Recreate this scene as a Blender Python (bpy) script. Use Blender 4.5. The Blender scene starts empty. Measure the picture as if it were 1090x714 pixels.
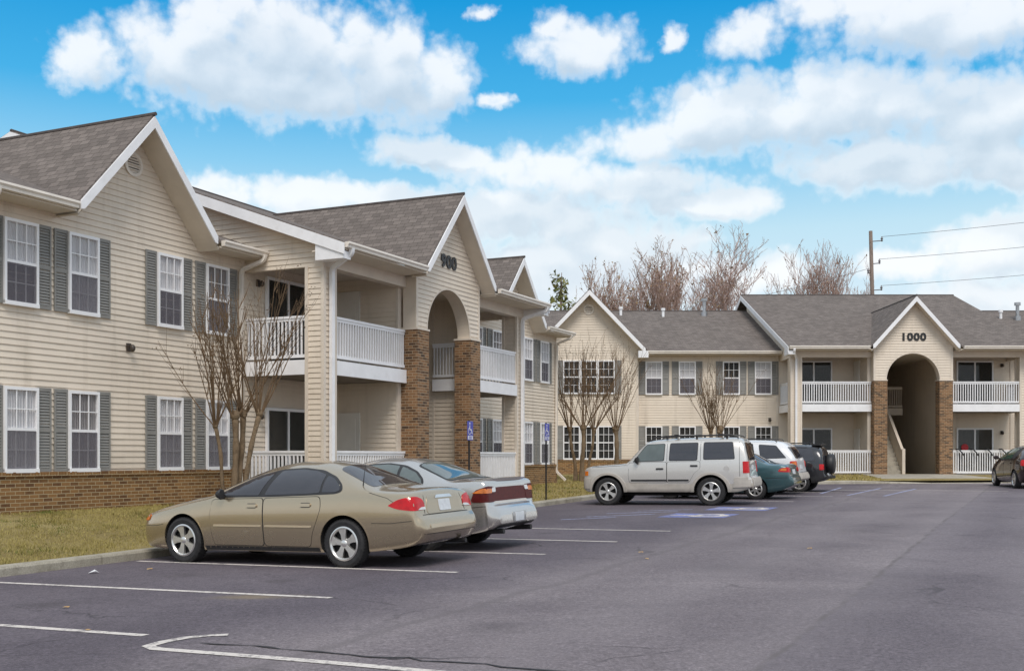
import bpy, bmesh, math, random
from mathutils import Vector, Matrix
from mathutils.bvhtree import BVHTree
from mathutils.geometry import delaunay_2d_cdt
rnd = random.Random(7)
S = bpy.context.scene
COL = S.collection
R = math.radians
SA, CA = math.sin(R(25.3)), math.cos(R(25.3))
CAM_H = 1.48

# ---------------------------------------------------------------- places
def W(p, q, z=0.0):                      # lot frame: p along the kerb, q towards building 900
    return Vector((SA*p - CA*q, CA*p + SA*q, z))
def PQ(X, Y):
    return SA*X + CA*Y, -CA*X + SA*Y
def gz(p, q):                            # the lot drains gently towards the kerb and rises to the far end
    a = .0123 if p > 12.5 else .008
    b = .014*min(1, max(0, (42-p)/20))
    return a*(min(p, 60)-12.5) - b*(max(q, -12) - 8.3)
def gzw(X, Y):
    p, q = PQ(X, Y)
    return gz(min(p, 75), q)

# ---------------------------------------------------------------- mesh builder
class MB:
    def __init__(s): s.v = []; s.f = []; s.m = []
    def add(s, vs, fs, mat=0):
        b = len(s.v); s.v += [tuple(x) for x in vs]
        for f in fs: s.f.append([b+i for i in f]); s.m.append(mat)
    def box(s, x0, x1, y0, y1, z0, z1, mat=0):
        s.add([(x0,y0,z0),(x1,y0,z0),(x1,y1,z0),(x0,y1,z0),(x0,y0,z1),(x1,y0,z1),(x1,y1,z1),(x0,y1,z1)],
              [(0,3,2,1),(4,5,6,7),(0,1,5,4),(1,2,6,5),(2,3,7,6),(3,0,4,7)], mat)
    def obox(s, c, a, b, d, mat=0):
        c = Vector(c); a = Vector(a); b = Vector(b); d = Vector(d)
        vs = [c+i*a+j*b+k*d for k in (-1,1) for j in (-1,1) for i in (-1,1)]
        s.add(vs, [(0,2,3,1),(4,5,7,6),(0,1,5,4),(1,3,7,5),(3,2,6,7),(2,0,4,6)], mat)
    def prism(s, pts, vec, mat=0):
        n = len(pts); vec = Vector(vec); P = [Vector(x) for x in pts]
        s.add(P+[x+vec for x in P], [list(range(n))[::-1], list(range(n, 2*n))] +
              [(i, (i+1) % n, n+(i+1) % n, n+i) for i in range(n)], mat)
    def quad(s, a, b, c, d, mat=0): s.add([a, b, c, d], [(0,1,2,3)], mat)
    def tube(s, path, rad, n=6, mat=0, cap=True):
        P = [Vector(x) for x in path]; k = len(P)
        if not isinstance(rad, (list, tuple)): rad = [rad]*k
        vs = []; up = None
        for i, x in enumerate(P):
            t = (P[min(i+1, k-1)] - P[max(i-1, 0)])
            t = t.normalized() if t.length > 1e-9 else Vector((0,0,1))
            if up is None: up = Vector((1,0,0)) if abs(t.x) < .8 else Vector((0,1,0))
            a = (up - t*up.dot(t)).normalized(); up = a; b = t.cross(a)
            for j in range(n):
                th = 2*math.pi*(j+.5)/n
                vs.append(x + (a*math.cos(th) + b*math.sin(th))*rad[i])
        fs = [(i*n+j, i*n+(j+1) % n, (i+1)*n+(j+1) % n, (i+1)*n+j) for i in range(k-1) for j in range(n)]
        if cap: fs += [list(range(n))[::-1], [(k-1)*n+j for j in range(n)]]
        s.add(vs, fs, mat)
    def lathe(s, prof, n=32, axis='z', c=(0,0,0), mat=0, closed=False):
        vs = []; k = len(prof)
        for (r, h) in prof:
            for j in range(n):
                t = 2*math.pi*j/n; a, b = r*math.cos(t), r*math.sin(t)
                vs.append({'z': (c[0]+a, c[1]+b, c[2]+h), 'y': (c[0]+a, c[1]+h, c[2]+b), 'x': (c[0]+h, c[1]+a, c[2]+b)}[axis])
        kk = k if closed else k-1
        s.add(vs, [(i*n+j, i*n+(j+1) % n, ((i+1) % k)*n+(j+1) % n, ((i+1) % k)*n+j) for i in range(kk) for j in range(n)], mat)
    def blob(s, c, r, mat=0, n=8):
        prof = [(max(1e-4, math.sin(math.pi*i/n)), -math.cos(math.pi*i/n)) for i in range(n+1)]
        b = len(s.v); s.lathe(prof, n=n+4, mat=mat)
        for i in range(b, len(s.v)):
            v = s.v[i]; s.v[i] = (c[0]+v[0]*r[0], c[1]+v[1]*r[1], c[2]+v[2]*r[2])
    def build(s, name, mats, parent=None, smooth=None, recalc=True, uv=True, bevel=0):
        me = bpy.data.meshes.new(name)
        me.from_pydata(s.v, [], s.f)
        if not isinstance(mats, (list, tuple)): mats = [mats]
        for m in mats: me.materials.append(m)
        me.polygons.foreach_set('material_index', s.m)
        if recalc or bevel:
            bm = bmesh.new(); bm.from_mesh(me)
            if recalc: bmesh.ops.recalc_face_normals(bm, faces=bm.faces)
            if bevel:
                es = [e for e in bm.edges if len(e.link_faces) == 2 and e.calc_face_angle(0) > .6]
                bmesh.ops.bevel(bm, geom=es, offset=bevel, segments=2, affect='EDGES', clamp_overlap=True)
            bm.to_mesh(me); bm.free()
        if uv: box_uv(me)
        if smooth is not None:
            me.polygons.foreach_set('use_smooth', [True]*len(me.polygons))
            me.set_sharp_from_angle(angle=R(smooth))
        o = bpy.data.objects.new(name, me); COL.objects.link(o)
        if parent is not None: o.parent = parent
        return o

def box_uv(me):
    ul = me.uv_layers.new(name='UVMap'); d = ul.data
    vs = me.vertices
    for p in me.polygons:
        n = p.normal
        if abs(n.z) > .96: t = Vector((1,0,0)); b = Vector((0,1,0))
        else:
            t = Vector((-n.y, n.x, 0)).normalized(); b = n.cross(t)
        for li in p.loop_indices:
            co = vs[me.loops[li].vertex_index].co
            d[li].uv = (co.dot(t), co.dot(b))

def thing(name, label, cat, loc=(0,0,0), rotz=0, group=None):
    o = bpy.data.objects.new(name, None); COL.objects.link(o); o.empty_display_size = .2
    o.location = loc; o.rotation_euler = (0,0,rotz)
    return tag(o, label, cat, group)
def tag(o, label, cat, group=None, kind=None):
    o['label'] = label; o['category'] = cat
    if group: o['group'] = group
    if kind: o['kind'] = kind
    return o
def setting(o, kind='structure'): o['kind'] = kind; return o
def dup_tree(o, parent=None):
    c = o.copy(); COL.objects.link(c)
    if parent is not None: c.parent = parent
    for ch in list(o.children): dup_tree(ch, c)
    return c

# ---------------------------------------------------------------- materials
class NT:
    def __init__(s, tree): s.t = tree
    def n(s, typ, **kw):
        x = s.t.nodes.new(typ)
        for k, v in kw.items():
            if k.startswith('i_'):
                key = k[2:]; key = int(key) if key.isdigit() else key
                s.put(x.inputs[key], v)
            else: setattr(x, k, v)
        return x
    def put(s, sock, v):
        if hasattr(v, 'is_linked') or hasattr(v, 'links'): s.t.links.new(v, sock)
        else:
            if isinstance(v, tuple) and len(v) == 3 and sock.type == 'RGBA': v = v + (1,)
            sock.default_value = v
    def math(s, op, a, b=None, c=None, clamp=False):
        x = s.t.nodes.new('ShaderNodeMath'); x.operation = op; x.use_clamp = clamp
        s.put(x.inputs[0], a)
        if b is not None: s.put(x.inputs[1], b)
        if c is not None: s.put(x.inputs[2], c)
        return x.outputs[0]
    def vmath(s, op, a, b=None):
        x = s.t.nodes.new('ShaderNodeVectorMath'); x.operation = op
        s.put(x.inputs[0], a)
        if b is not None: s.put(x.inputs[1], b)
        return x.outputs['Value'] if op in ('LENGTH', 'DOT_PRODUCT', 'DISTANCE') else x.outputs[0]
    def mix(s, f, a, b, blend='MIX'):
        x = s.t.nodes.new('ShaderNodeMix'); x.data_type = 'RGBA'; x.blend_type = blend
        s.put(x.inputs[0], f)
        for i, v in ((6, a), (7, b)):
            if isinstance(v, tuple) and len(v) == 3: v = v + (1,)
            s.put(x.inputs[i], v)
        return x.outputs[2]
    def ramp(s, f, stops, interp='LINEAR'):
        x = s.t.nodes.new('ShaderNodeValToRGB'); cr = x.color_ramp; cr.interpolation = interp
        while len(cr.elements) > 1: cr.elements.remove(cr.elements[-1])
        for i, (p, c) in enumerate(stops):
            e = cr.elements[0] if i == 0 else cr.elements.new(p)
            e.position = p; c = c if isinstance(c, tuple) else (c, c, c); e.color = c + (1,) if len(c) == 3 else c
        s.put(x.inputs[0], f); return x.outputs[0]
    def smooth(s, v, a, b):
        x = s.t.nodes.new('ShaderNodeMapRange'); x.interpolation_type = 'SMOOTHSTEP'
        s.put(x.inputs[0], v); x.inputs[1].default_value = a; x.inputs[2].default_value = b
        return x.outputs[0]
    def noise(s, vec, scale, detail=4, rough=.55, dist=0.0, out=0):
        x = s.t.nodes.new('ShaderNodeTexNoise'); s.put(x.inputs['Vector'], vec)
        x.inputs['Scale'].default_value = scale; x.inputs['Detail'].default_value = detail
        x.inputs['Roughness'].default_value = rough; x.inputs['Distortion'].default_value = dist
        return x.outputs[out]
    def bump(s, h, strength, dist):
        x = s.t.nodes.new('ShaderNodeBump'); x.inputs['Strength'].default_value = strength
        x.inputs['Distance'].default_value = dist; s.put(x.inputs['Height'], h); return x.outputs[0]

def new_mat(name):
    m = bpy.data.materials.new(name); m.use_nodes = True
    nt = NT(m.node_tree); bsdf = m.node_tree.nodes['Principled BSDF']
    return m, nt, bsdf
def coord(nt, which='Object'): return nt.n('ShaderNodeTexCoord').outputs[which]

def paint(name, col, rough=.5, var=.12, scale=1.5, dirt=None, metal=0., spec=.5, bump=0, coat=0, bscale=60):
    m, nt, b = new_mat(name)
    co = coord(nt)
    n1 = nt.noise(co, scale, 5, .6)
    c2 = tuple(x*(1-var) for x in col); c3 = tuple(min(1, x*(1+var)) for x in col)
    c = nt.mix(nt.smooth(n1, .3, .7), c2, c3)
    if dirt:
        n2 = nt.noise(co, scale*2.7, 6, .65)
        c = nt.mix(nt.math('MULTIPLY', nt.smooth(n2, .5, .8), dirt[1]), c, dirt[0])
    nt.put(b.inputs['Base Color'], c)
    b.inputs['Roughness'].default_value = rough; b.inputs['Metallic'].default_value = metal
    b.inputs['Specular IOR Level'].default_value = spec
    if coat: b.inputs['Coat Weight'].default_value = coat; b.inputs['Coat Roughness'].default_value = .04
    if bump: nt.put(b.inputs['Normal'], nt.bump(nt.noise(co, bscale, 3), bump, .01))
    return m

def mat_car(name, col, metal=.65, rough=.3):
    m, nt, b = new_mat(name); co = coord(nt)
    n = nt.noise(co, 900, 1); d = nt.noise(co, 3, 5, .6)
    c = nt.mix(nt.smooth(n, .35, .65), tuple(x*.85 for x in col), tuple(min(1, x*1.12) for x in col))
    geo = nt.n('ShaderNodeSeparateXYZ', i_0=co)
    low = nt.math('MULTIPLY', nt.math('SUBTRACT', 1, nt.smooth(geo.outputs[2], .15, .75)), nt.smooth(d, .35, .75))
    c = nt.mix(nt.math('MULTIPLY', low, .18), c, (.2, .17, .13))
    nt.put(b.inputs['Base Color'], c); b.inputs['Metallic'].default_value = metal
    nt.put(b.inputs['Roughness'], nt.math('ADD', rough, nt.math('MULTIPLY', low, .10)))
    b.inputs['Coat Weight'].default_value = 1; b.inputs['Coat Roughness'].default_value = .03
    nt.put(b.inputs['Normal'], nt.bump(nt.noise(co, 4, 1), .012, .05))
    return m

def mat_brick(name, cols, mortar, roughscale=1):
    m, nt, b = new_mat(name)
    uv = coord(nt, 'UV')
    br = nt.n('ShaderNodeTexBrick', i_Vector=uv, offset=.5)
    br.inputs['Scale'].default_value = 1; br.inputs['Brick Width'].default_value = .203
    br.inputs['Row Height'].default_value = .0677; br.inputs['Mortar Size'].default_value = .006
    br.inputs['Mortar Smooth'].default_value = .2; br.inputs['Bias'].default_value = 0
    br.inputs['Color1'].default_value = (0,0,0,1); br.inputs['Color2'].default_value = (1,1,1,1)
    br.inputs['Mortar'].default_value = (.5,.5,.5,1)
    n1 = nt.noise(uv, 9, 4, .7)
    f = nt.math('ADD', nt.math('MULTIPLY', br.outputs['Color'], .75), nt.math('MULTIPLY', nt.math('SUBTRACT', n1, .5), .7), clamp=True)
    c = nt.ramp(f, [(0, cols[0]), (.35, cols[1]), (.65, cols[2]), (1, cols[3])])
    fine = nt.noise(uv, 60, 3)
    c = nt.mix(.25, c, nt.ramp(fine, [(.3, .35), (.7, 1.0)]), 'MULTIPLY')
    c = nt.mix(br.outputs['Fac'], c, mortar)
    nt.put(b.inputs['Base Color'], c); b.inputs['Roughness'].default_value = .9
    h = nt.math('ADD', nt.math('MULTIPLY', br.outputs['Fac'], -1), nt.math('MULTIPLY', fine, .3))
    nt.put(b.inputs['Normal'], nt.bump(h, .6, .006))
    return m

def mat_shingle(name, base):
    m, nt, b = new_mat(name); uv = coord(nt, 'UV')
    warp = nt.vmath('ADD', uv, nt.vmath('MULTIPLY', nt.noise(uv, .9, 2, out=1), (.05, .03, 0)))
    br = nt.n('ShaderNodeTexBrick', i_Vector=warp, offset=.37)
    br.inputs['Scale'].default_value = 1; br.inputs['Brick Width'].default_value = .24
    br.inputs['Row Height'].default_value = .145; br.inputs['Mortar Size'].default_value = .008
    br.inputs['Mortar Smooth'].default_value = .4
    br.inputs['Color1'].default_value = (0,0,0,1); br.inputs['Color2'].default_value = (1,1,1,1); br.inputs['Mortar'].default_value = (.4,.4,.4,1)
    n1 = nt.noise(uv, 1.2, 4, .6); n2 = nt.noise(uv, 45, 3, .7); n3 = nt.noise(uv, 4.5, 3, .6)
    f = nt.math('ADD', nt.math('MULTIPLY', br.outputs['Color'], .34), nt.math('ADD', nt.math('MULTIPLY', n3, .34), .16))
    c = nt.ramp(f, [(.1, tuple(x*.6 for x in base)), (.45, base), (.85, tuple(x*1.55 for x in base))])
    c = nt.mix(.35, c, nt.ramp(n2, [(.25, .45), (.75, 1.3)]), 'MULTIPLY')
    c = nt.mix(nt.math('MULTIPLY', nt.smooth(n1, .45, .75), .35), c, tuple(x*.55 for x in base))
    c = nt.mix(nt.math('MULTIPLY', br.outputs['Fac'], .75), c, tuple(x*.35 for x in base))
    nt.put(b.inputs['Base Color'], c); b.inputs['Roughness'].default_value = .95; b.inputs['Specular IOR Level'].default_value = .2
    sy = nt.n('ShaderNodeSeparateXYZ', i_0=warp)
    saw = nt.math('FRACT', nt.math('DIVIDE', sy.outputs[1], .145))
    h = nt.math('ADD', nt.math('MULTIPLY', saw, -1), nt.math('MULTIPLY', n2, .5))
    nt.put(b.inputs['Normal'], nt.bump(h, .7, .012))
    return m

def mat_glass(name, tint=(.02,.022,.025), rough=.03, alpha=1.0, spec=.6):
    m, nt, b = new_mat(name); co = coord(nt)
    n = nt.noise(co, 5, 3)
    nt.put(b.inputs['Base Color'], nt.mix(n, tuple(x*.7 for x in tint), tuple(x*1.3 for x in tint)))
    b.inputs['Roughness'].default_value = rough; b.inputs['Specular IOR Level'].default_value = spec
    b.inputs['Alpha'].default_value = alpha
    nt.put(b.inputs['Normal'], nt.bump(nt.noise(co, 2.2, 2), .05, .03))
    return m

def mat_curtain(name, col):
    m, nt, b = new_mat(name); co = coord(nt)
    w = nt.n('ShaderNodeTexWave', wave_type='BANDS', bands_direction='X', i_Vector=co)
    w.inputs['Scale'].default_value = 5.5; w.inputs['Distortion'].default_value = 1.6; w.inputs['Detail'].default_value = 2; w.inputs['Detail Scale'].default_value = .7
    n = nt.noise(co, 2, 3)
    nt.put(b.inputs['Base Color'], nt.mix(n, col, tuple(x*.72 for x in col)))
    nt.put(b.inputs['Normal'], nt.bump(w.outputs[1], .7, .03)); b.inputs['Roughness'].default_value = .9
    return m

def mat_asphalt():
    m, nt, b = new_mat('asphalt'); co = coord(nt)
    big = nt.noise(co, .22, 5, .6, .6); mid = nt.noise(co, 1.6, 6, .65, .4); fine = nt.noise(co, 38, 5, .8); ag = nt.noise(co, 120, 2, .6)
    c = nt.mix(nt.smooth(big, .35, .68), (.142, .119, .129), (.202, .172, .180))
    c = nt.mix(nt.math('MULTIPLY', nt.smooth(mid, .45, .75), .5), c, (.128, .108, .120))
    c = nt.mix(.8, c, nt.ramp(fine, [(.28, .22), (.5, .95), (.72, 1.9)]), 'MULTIPLY')
    c = nt.mix(nt.math('MULTIPLY', nt.smooth(ag, .62, .72), .6), c, (.42, .37, .36))
    c = nt.mix(.7, c, nt.ramp(nt.noise(co, 13, 5, .85), [(.3, .62), (.5, 1.0), (.7, 1.42)]), 'MULTIPLY')
    st = nt.noise(co, .75, 3, .5, 1.0)
    c = nt.mix(nt.math('MULTIPLY', nt.smooth(st, .62, .75), .4), c, (.085, .072, .078))
    # hairline cracks, a few connected cells only
    vv = nt.vmath('ADD', co, nt.vmath('MULTIPLY', nt.noise(co, 1.3, 4, out=1), (.9, .9, 0)))
    vo = nt.n('ShaderNodeTexVoronoi', feature='DISTANCE_TO_EDGE', i_Vector=vv); vo.inputs['Scale'].default_value = .42
    crack = nt.math('MULTIPLY', nt.math('SUBTRACT', 1, nt.smooth(vo.outputs[0], .002, .012)), nt.smooth(nt.noise(co, .35, 2), .50, .62))
    c = nt.mix(nt.math('MULTIPLY', crack, .5), c, (.045, .039, .041))
    nt.put(b.inputs['Base Color'], c); b.inputs['Roughness'].default_value = .85; b.inputs['Specular IOR Level'].default_value = .35
    h = nt.math('ADD', nt.math('MULTIPLY', fine, .6), nt.math('ADD', nt.math('MULTIPLY', ag, .5), nt.math('MULTIPLY', crack, -2)))
    nt.put(b.inputs['Normal'], nt.bump(h, .55, .008))
    return m

def mat_ground(name, cols, scales=(.5, 4, 40), rough=.95, bump=.5):
    m, nt, b = new_mat(name); co = coord(nt)
    a = nt.noise(co, scales[0], 5, .65, .5); bb = nt.noise(co, scales[1], 5, .7); f = nt.noise(co, scales[2], 4, .75)
    c = nt.mix(nt.smooth(a, .35, .65), cols[0], cols[1])
    c = nt.mix(nt.math('MULTIPLY', nt.smooth(bb, .45, .7), .7), c, cols[2])
    c = nt.mix(.6, c, nt.ramp(f, [(.25, .45), (.75, 1.45)]), 'MULTIPLY')
    nt.put(b.inputs['Base Color'], c); b.inputs['Roughness'].default_value = rough; b.inputs['Specular IOR Level'].default_value = .15
    nt.put(b.inputs['Normal'], nt.bump(f, bump, .03))
    return m

def mat_line(name, col, wear=.5):
    m, nt, b = new_mat(name); co = coord(nt)
    w = nt.noise(co, 14, 6, .75); w2 = nt.noise(co, 1.4, 3)
    f = nt.math('MULTIPLY', nt.smooth(nt.math('ADD', w, nt.math('MULTIPLY', w2, .35)), .72-.14*wear, .84), .85)
    c = nt.mix(f, col, (.14, .12, .13))
    c = nt.mix(.3, c, nt.ramp(nt.noise(co, 60, 3, .7), [(.3, .6), (.7, 1.1)]), 'MULTIPLY')
    nt.put(b.inputs['Base Color'], c); b.inputs['Roughness'].default_value = .8
    return m

def mat_leafcol(name, c1, c2, rough=.7):
    m, nt, b = new_mat(name); co = coord(nt)
    n = nt.noise(co, 3.1, 4, .7)
    nt.put(b.inputs['Base Color'], nt.mix(nt.smooth(n, .3, .7), c1, c2)); b.inputs['Roughness'].default_value = rough
    b.inputs['Specular IOR Level'].default_value = .2
    return m

SID = (.745, .645, .53)
M = dict(
    siding=paint('vinyl_siding', SID, .55, .05, .8, ((.42,.33,.24), .22), bump=.15, bscale=25),
    trim=paint('tan_trim', (.70,.61,.51), .5, .05, 2),
    soffit=paint('soffit_vinyl', (.68,.60,.50), .6, .05, 2),
    white=paint('white_trim', (.86,.85,.86), .45, .05, 2, ((.55,.5,.45), .2)),
    cream=paint('gutter_cream', (.80,.73,.65), .4, .06, 3, ((.45,.38,.3), .3)),
    frame=paint('vinyl_white', (.86,.85,.86), .4, .03, 2),
    shutter=paint('shutter_grey_green', (.240,.232,.216), .55, .08, 3),
    brick=mat_brick('brick_base', [(.13,.06,.024), (.23,.115,.04), (.30,.155,.055), (.19,.088,.032)], (.44,.35,.21)),
    brickp=mat_brick('brick_pier', [(.07,.040,.026), (.20,.102,.047), (.31,.165,.078), (.145,.072,.037)], (.40,.315,.21)),
    roof=mat_shingle('shingle_brown', (.172,.145,.130)),
    roofedge=paint('shingle_edge', (.09,.075,.07), .9, .2, 8),
    pane=mat_glass('window_glass', (.03,.03,.034), .02, .07, .5),
    darkpane=mat_glass('door_glass', (.05,.052,.05), .03, .45, .6),
    screen=paint('insect_screen', (.19,.175,.20), .8, .1, 30),
    curtain=mat_curtain('curtain_white', (.94,.92,.94)),
    curtaing=mat_curtain('curtain_grey', (.40,.37,.37)),
    blind=mat_curtain('vertical_blind', (.55,.50,.45)),
    room=paint('dark_room', (.03,.028,.026), .9, .2, 1),  # near-black colour standing in for the unlit rooms behind the glass
    door=paint('door_white', (.70,.66,.6), .4, .04, 2),
    conc=mat_ground('concrete', [(.36,.33,.28), (.46,.42,.35), (.30,.27,.22)], (.6, 5, 60), .9, .25),
    black=paint('black_metal', (.02,.02,.022), .4, .2, 5),
    bronze=paint('bronze_fixture', (.06,.045,.035), .4, .2, 5),
    steel=paint('galvanised_pipe', (.42,.42,.43), .35, .15, 5, metal=.8),
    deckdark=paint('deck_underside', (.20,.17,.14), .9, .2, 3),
)
# rain streaks and dust on the cladding
nt = NT(M['siding'].node_tree); b = nt.t.nodes['Principled BSDF']; co = coord(nt); old = b.inputs['Base Color'].links[0].from_socket
sk_ = nt.noise(nt.vmath('MULTIPLY', co, (4.5, 4.5, .30)), 1.0, 5, .65); lo_ = nt.n('ShaderNodeSeparateXYZ', i_0=co).outputs[2]
c_ = nt.mix(nt.math('MULTIPLY', nt.smooth(sk_, .50, .78), .30), old, (.40,.33,.25))
c_ = nt.mix(nt.math('MULTIPLY', nt.math('SUBTRACT', 1, nt.smooth(nt.math('ADD', lo_, nt.math('MULTIPLY', sk_, 1.2)), 1.5, 2.6)), .30), c_, (.38,.31,.22))
nt.put(b.inputs['Base Color'], c_)
M['screen'].node_tree.nodes['Principled BSDF'].inputs['Alpha'].default_value = .40

# ---------------------------------------------------------------- building kit (local: x along front, y inwards, z up)
def interval(poly, z):
    xs = []
    n = len(poly)
    for i in range(n):
        (x0, z0), (x1, z1) = poly[i], poly[(i+1) % n]
        if (z0 <= z <= z1) or (z1 <= z <= z0):
            if abs(z1-z0) < 1e-9: xs += [x0, x1]
            else: xs.append(x0 + (x1-x0)*(z-z0)/(z1-z0))
    return (min(xs), max(xs)) if xs else None
COURSE = .1143
sj = random.Random(21)
def siding(mb, org, ax, out, poly, fn=None, lap=.018, back=.12, mat=0, sub=1):
    """lapped courses over a convex outline; poly in (a, z); fn(z) may replace the outline"""
    org = Vector(org); ax = Vector(ax); out = Vector(out)
    z0 = min(z for a, z in poly); z1 = max(z for a, z in poly)
    P = lambda a, z, o: org + ax*a + out*o + Vector((0,0,z))
    k = math.floor(z0/COURSE)
    while k*COURSE < z1 - 1e-4:
        ca, cb = k*COURSE, (k+1)*COURSE
        for s_ in range(sub):
            a = max(z0+1e-4, ca + (cb-ca)*s_/sub); b = min(z1-1e-4, ca + (cb-ca)*(s_+1)/sub)
            if b - a < 1e-4: continue
            ia = fn(a) if fn else interval(poly, a); ib = fn(b) if fn else interval(poly, b)
            if not ia or not ib: continue
            oa = .002 + lap*(cb-a)/COURSE; ob = .002 + lap*(cb-b)/COURSE
            if sub == 1 and ia[1]-ia[0] > 4.5 and ib[1]-ib[0] > 3.5:
                cuts = []; xx = ia[0] + sj.uniform(1.2, 3.7)
                lo_, hi_ = max(ia[0], ib[0]), min(ia[1], ib[1])
                while xx < hi_-.4:
                    if xx > lo_+.4: cuts.append(xx)
                    xx += 3.66
                ea = [ia[0]]+cuts+[ia[1]]; eb = [ib[0]]+cuts+[ib[1]]; pv = 0
                for (l0, l1, m0, m1) in zip(ea[:-1], ea[1:], eb[:-1], eb[1:]):
                    j0, j1 = sj.uniform(-.0015, .0015), sj.uniform(.002, .0045)      # each length laps over the next, never dead flat
                    mb.quad(P(l0, a, oa+j0), P(l1, a, oa+j1), P(m1, b, ob+j1*.5), P(m0, b, ob+j0*.5), mat)
                    mb.quad(P(l1, a, oa+j1), P(l1, a, oa-.002), P(m1, b, ob-.002), P(m1, b, ob+j1*.5), mat)
            else: mb.quad(P(ia[0], a, oa), P(ia[1], a, oa), P(ib[1], b, ob), P(ib[0], b, ob), mat)
            if s_ == 0: mb.quad(P(ia[0], a, 0), P(ia[1], a, 0), P(ia[1], a, oa), P(ia[0], a, oa), mat)
        k += 1
    if back:
        mb.prism([P(a, z, -.001) for a, z in poly], out*-back, mat)

def make_window(w, h, upper=True, parent=None, shade='white', nx=3, screen=True):
    """double-hung window proud of the wall, at local origin = lower left, wall plane y = 0, outward -y"""
    fr = MB(); fo = .075
    fr.box(0, .05, -fo, 0, 0, h); fr.box(w-.05, w, -fo, 0, 0, h); fr.box(.05, w-.05, -fo, 0, h-.055, h); fr.box(-.0, w, -fo-.015, 0, -.02, .05)
    mid = h*.5
    fr.box(.05, w-.05, -fo+.012, -.012, mid-.025, mid+.025)
    for (za, zb, yy) in ((mid+.025, h-.055, -.058), (.05, mid-.025, -.04)):
        for i in range(1, nx):
            x = .05 + (w-.1)*i/nx; fr.box(x-.009, x+.009, yy-.006, yy+.01, za, zb)
        zz = (za+zb)/2; fr.box(.05, w-.05, yy-.0055, yy+.0095, zz-.009, zz+.009)
    o = fr.build('window', M['frame'], parent)
    pn = MB(); pn.box(.051, w-.051, -.050, -.046, mid+.025, h-.056); pn.box(.051, w-.051, -.033, -.029, .051, mid-.025)
    pn.build('pane', M['pane'], o)
    if screen:
        sc = MB(); sc.box(.052, w-.052, -.064, -.062, .051, mid-.026); sc.build('insect_screen', M['screen'], o)
    if shade == 'half':
        cu = MB(); cu.box(.05, w-.05, -.010, .0, .05, h*.47); cu.build('dark_opening', M['room'], o)  # solid near-black sheet; the room's darkness is put into its colour
        cu = MB(); cu.box(.05, w-.05, -.016, .0, h*.47, h-.055); cu.build('blind', M['curtain'], o)
        return o
    cu = MB(); cu.box(.05, w-.05, -.014, .0, .05, h-.055)
    cu.build('curtain', {'white': M['curtain'], 'grey': M['curtaing'], 'dark': M['room']}[shade], o)  # the dark choice is no curtain but a sheet coloured as unlit room
    return o

def make_shutter(w, h, parent=None):
    s = MB(); d = .035
    s.box(0, .035, -d, 0, 0, h); s.box(w-.035, w, -d, 0, 0, h)
    for za, zb in ((0, .06), (h/2-.035, h/2+.035), (h-.06, h)): s.box(.035, w-.035, -d+.001, 0, za, zb)
    n = 26
    for k in range(n):
        z = .06 + (h-.12)*(k+.5)/n
        s.obox((w/2, -.020, z), (w/2-.034, 0, 0), (0, -.006, -.019), (0, .004, -.0015))
    s.box(.035, w-.035, -.004, 0, .05, h-.05)
    return s.build('shutter', M['shutter'], parent)

def railing(mb, a, b, z0, z1, step=.105):
    a = Vector(a); b = Vector(b); t = (b-a); L = t.length; t.normalize(); n = Vector((-t.y, t.x, 0))
    c = (a+b)/2
    mb.obox((c.x, c.y, z1-.03), t*(L/2), n*.04, (0,0,.025))
    mb.obox((c.x, c.y, z1-.085), t*(L/2), n*.02, (0,0,.03))
    mb.obox((c.x, c.y, z0+.09), t*(L/2), n*.022, (0,0,.035))
    k = int(L/step)
    for i in range(k+1):
        p = a + t*(L*(i+.5)/(k+1))
        mb.obox((p.x, p.y, (z0+.12+z1-.11)/2), t*.018, n*.018, (0,0,(z1-z0-.23)/2))

def roof_plane(mb, x0, x1, ye, ze, yr, zr, notch=None, th=.07):
    sl = (zr-ze)/(yr-ye); Z = lambda y: ze + sl*(y-ye)
    pts = [(x0, ye)]
    if notch:
        xc, hw, zp = notch; yv = ye + (zp-ze)/sl
        pts += [(xc-hw, ye), (xc, yv), (xc+hw, ye)]
    pts += [(x1, ye), (x1, yr), (x0, yr)]
    P = [(x, y, Z(y)) for x, y in pts]; n = len(P)
    mb.prism(P, (0,0,-th))

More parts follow.
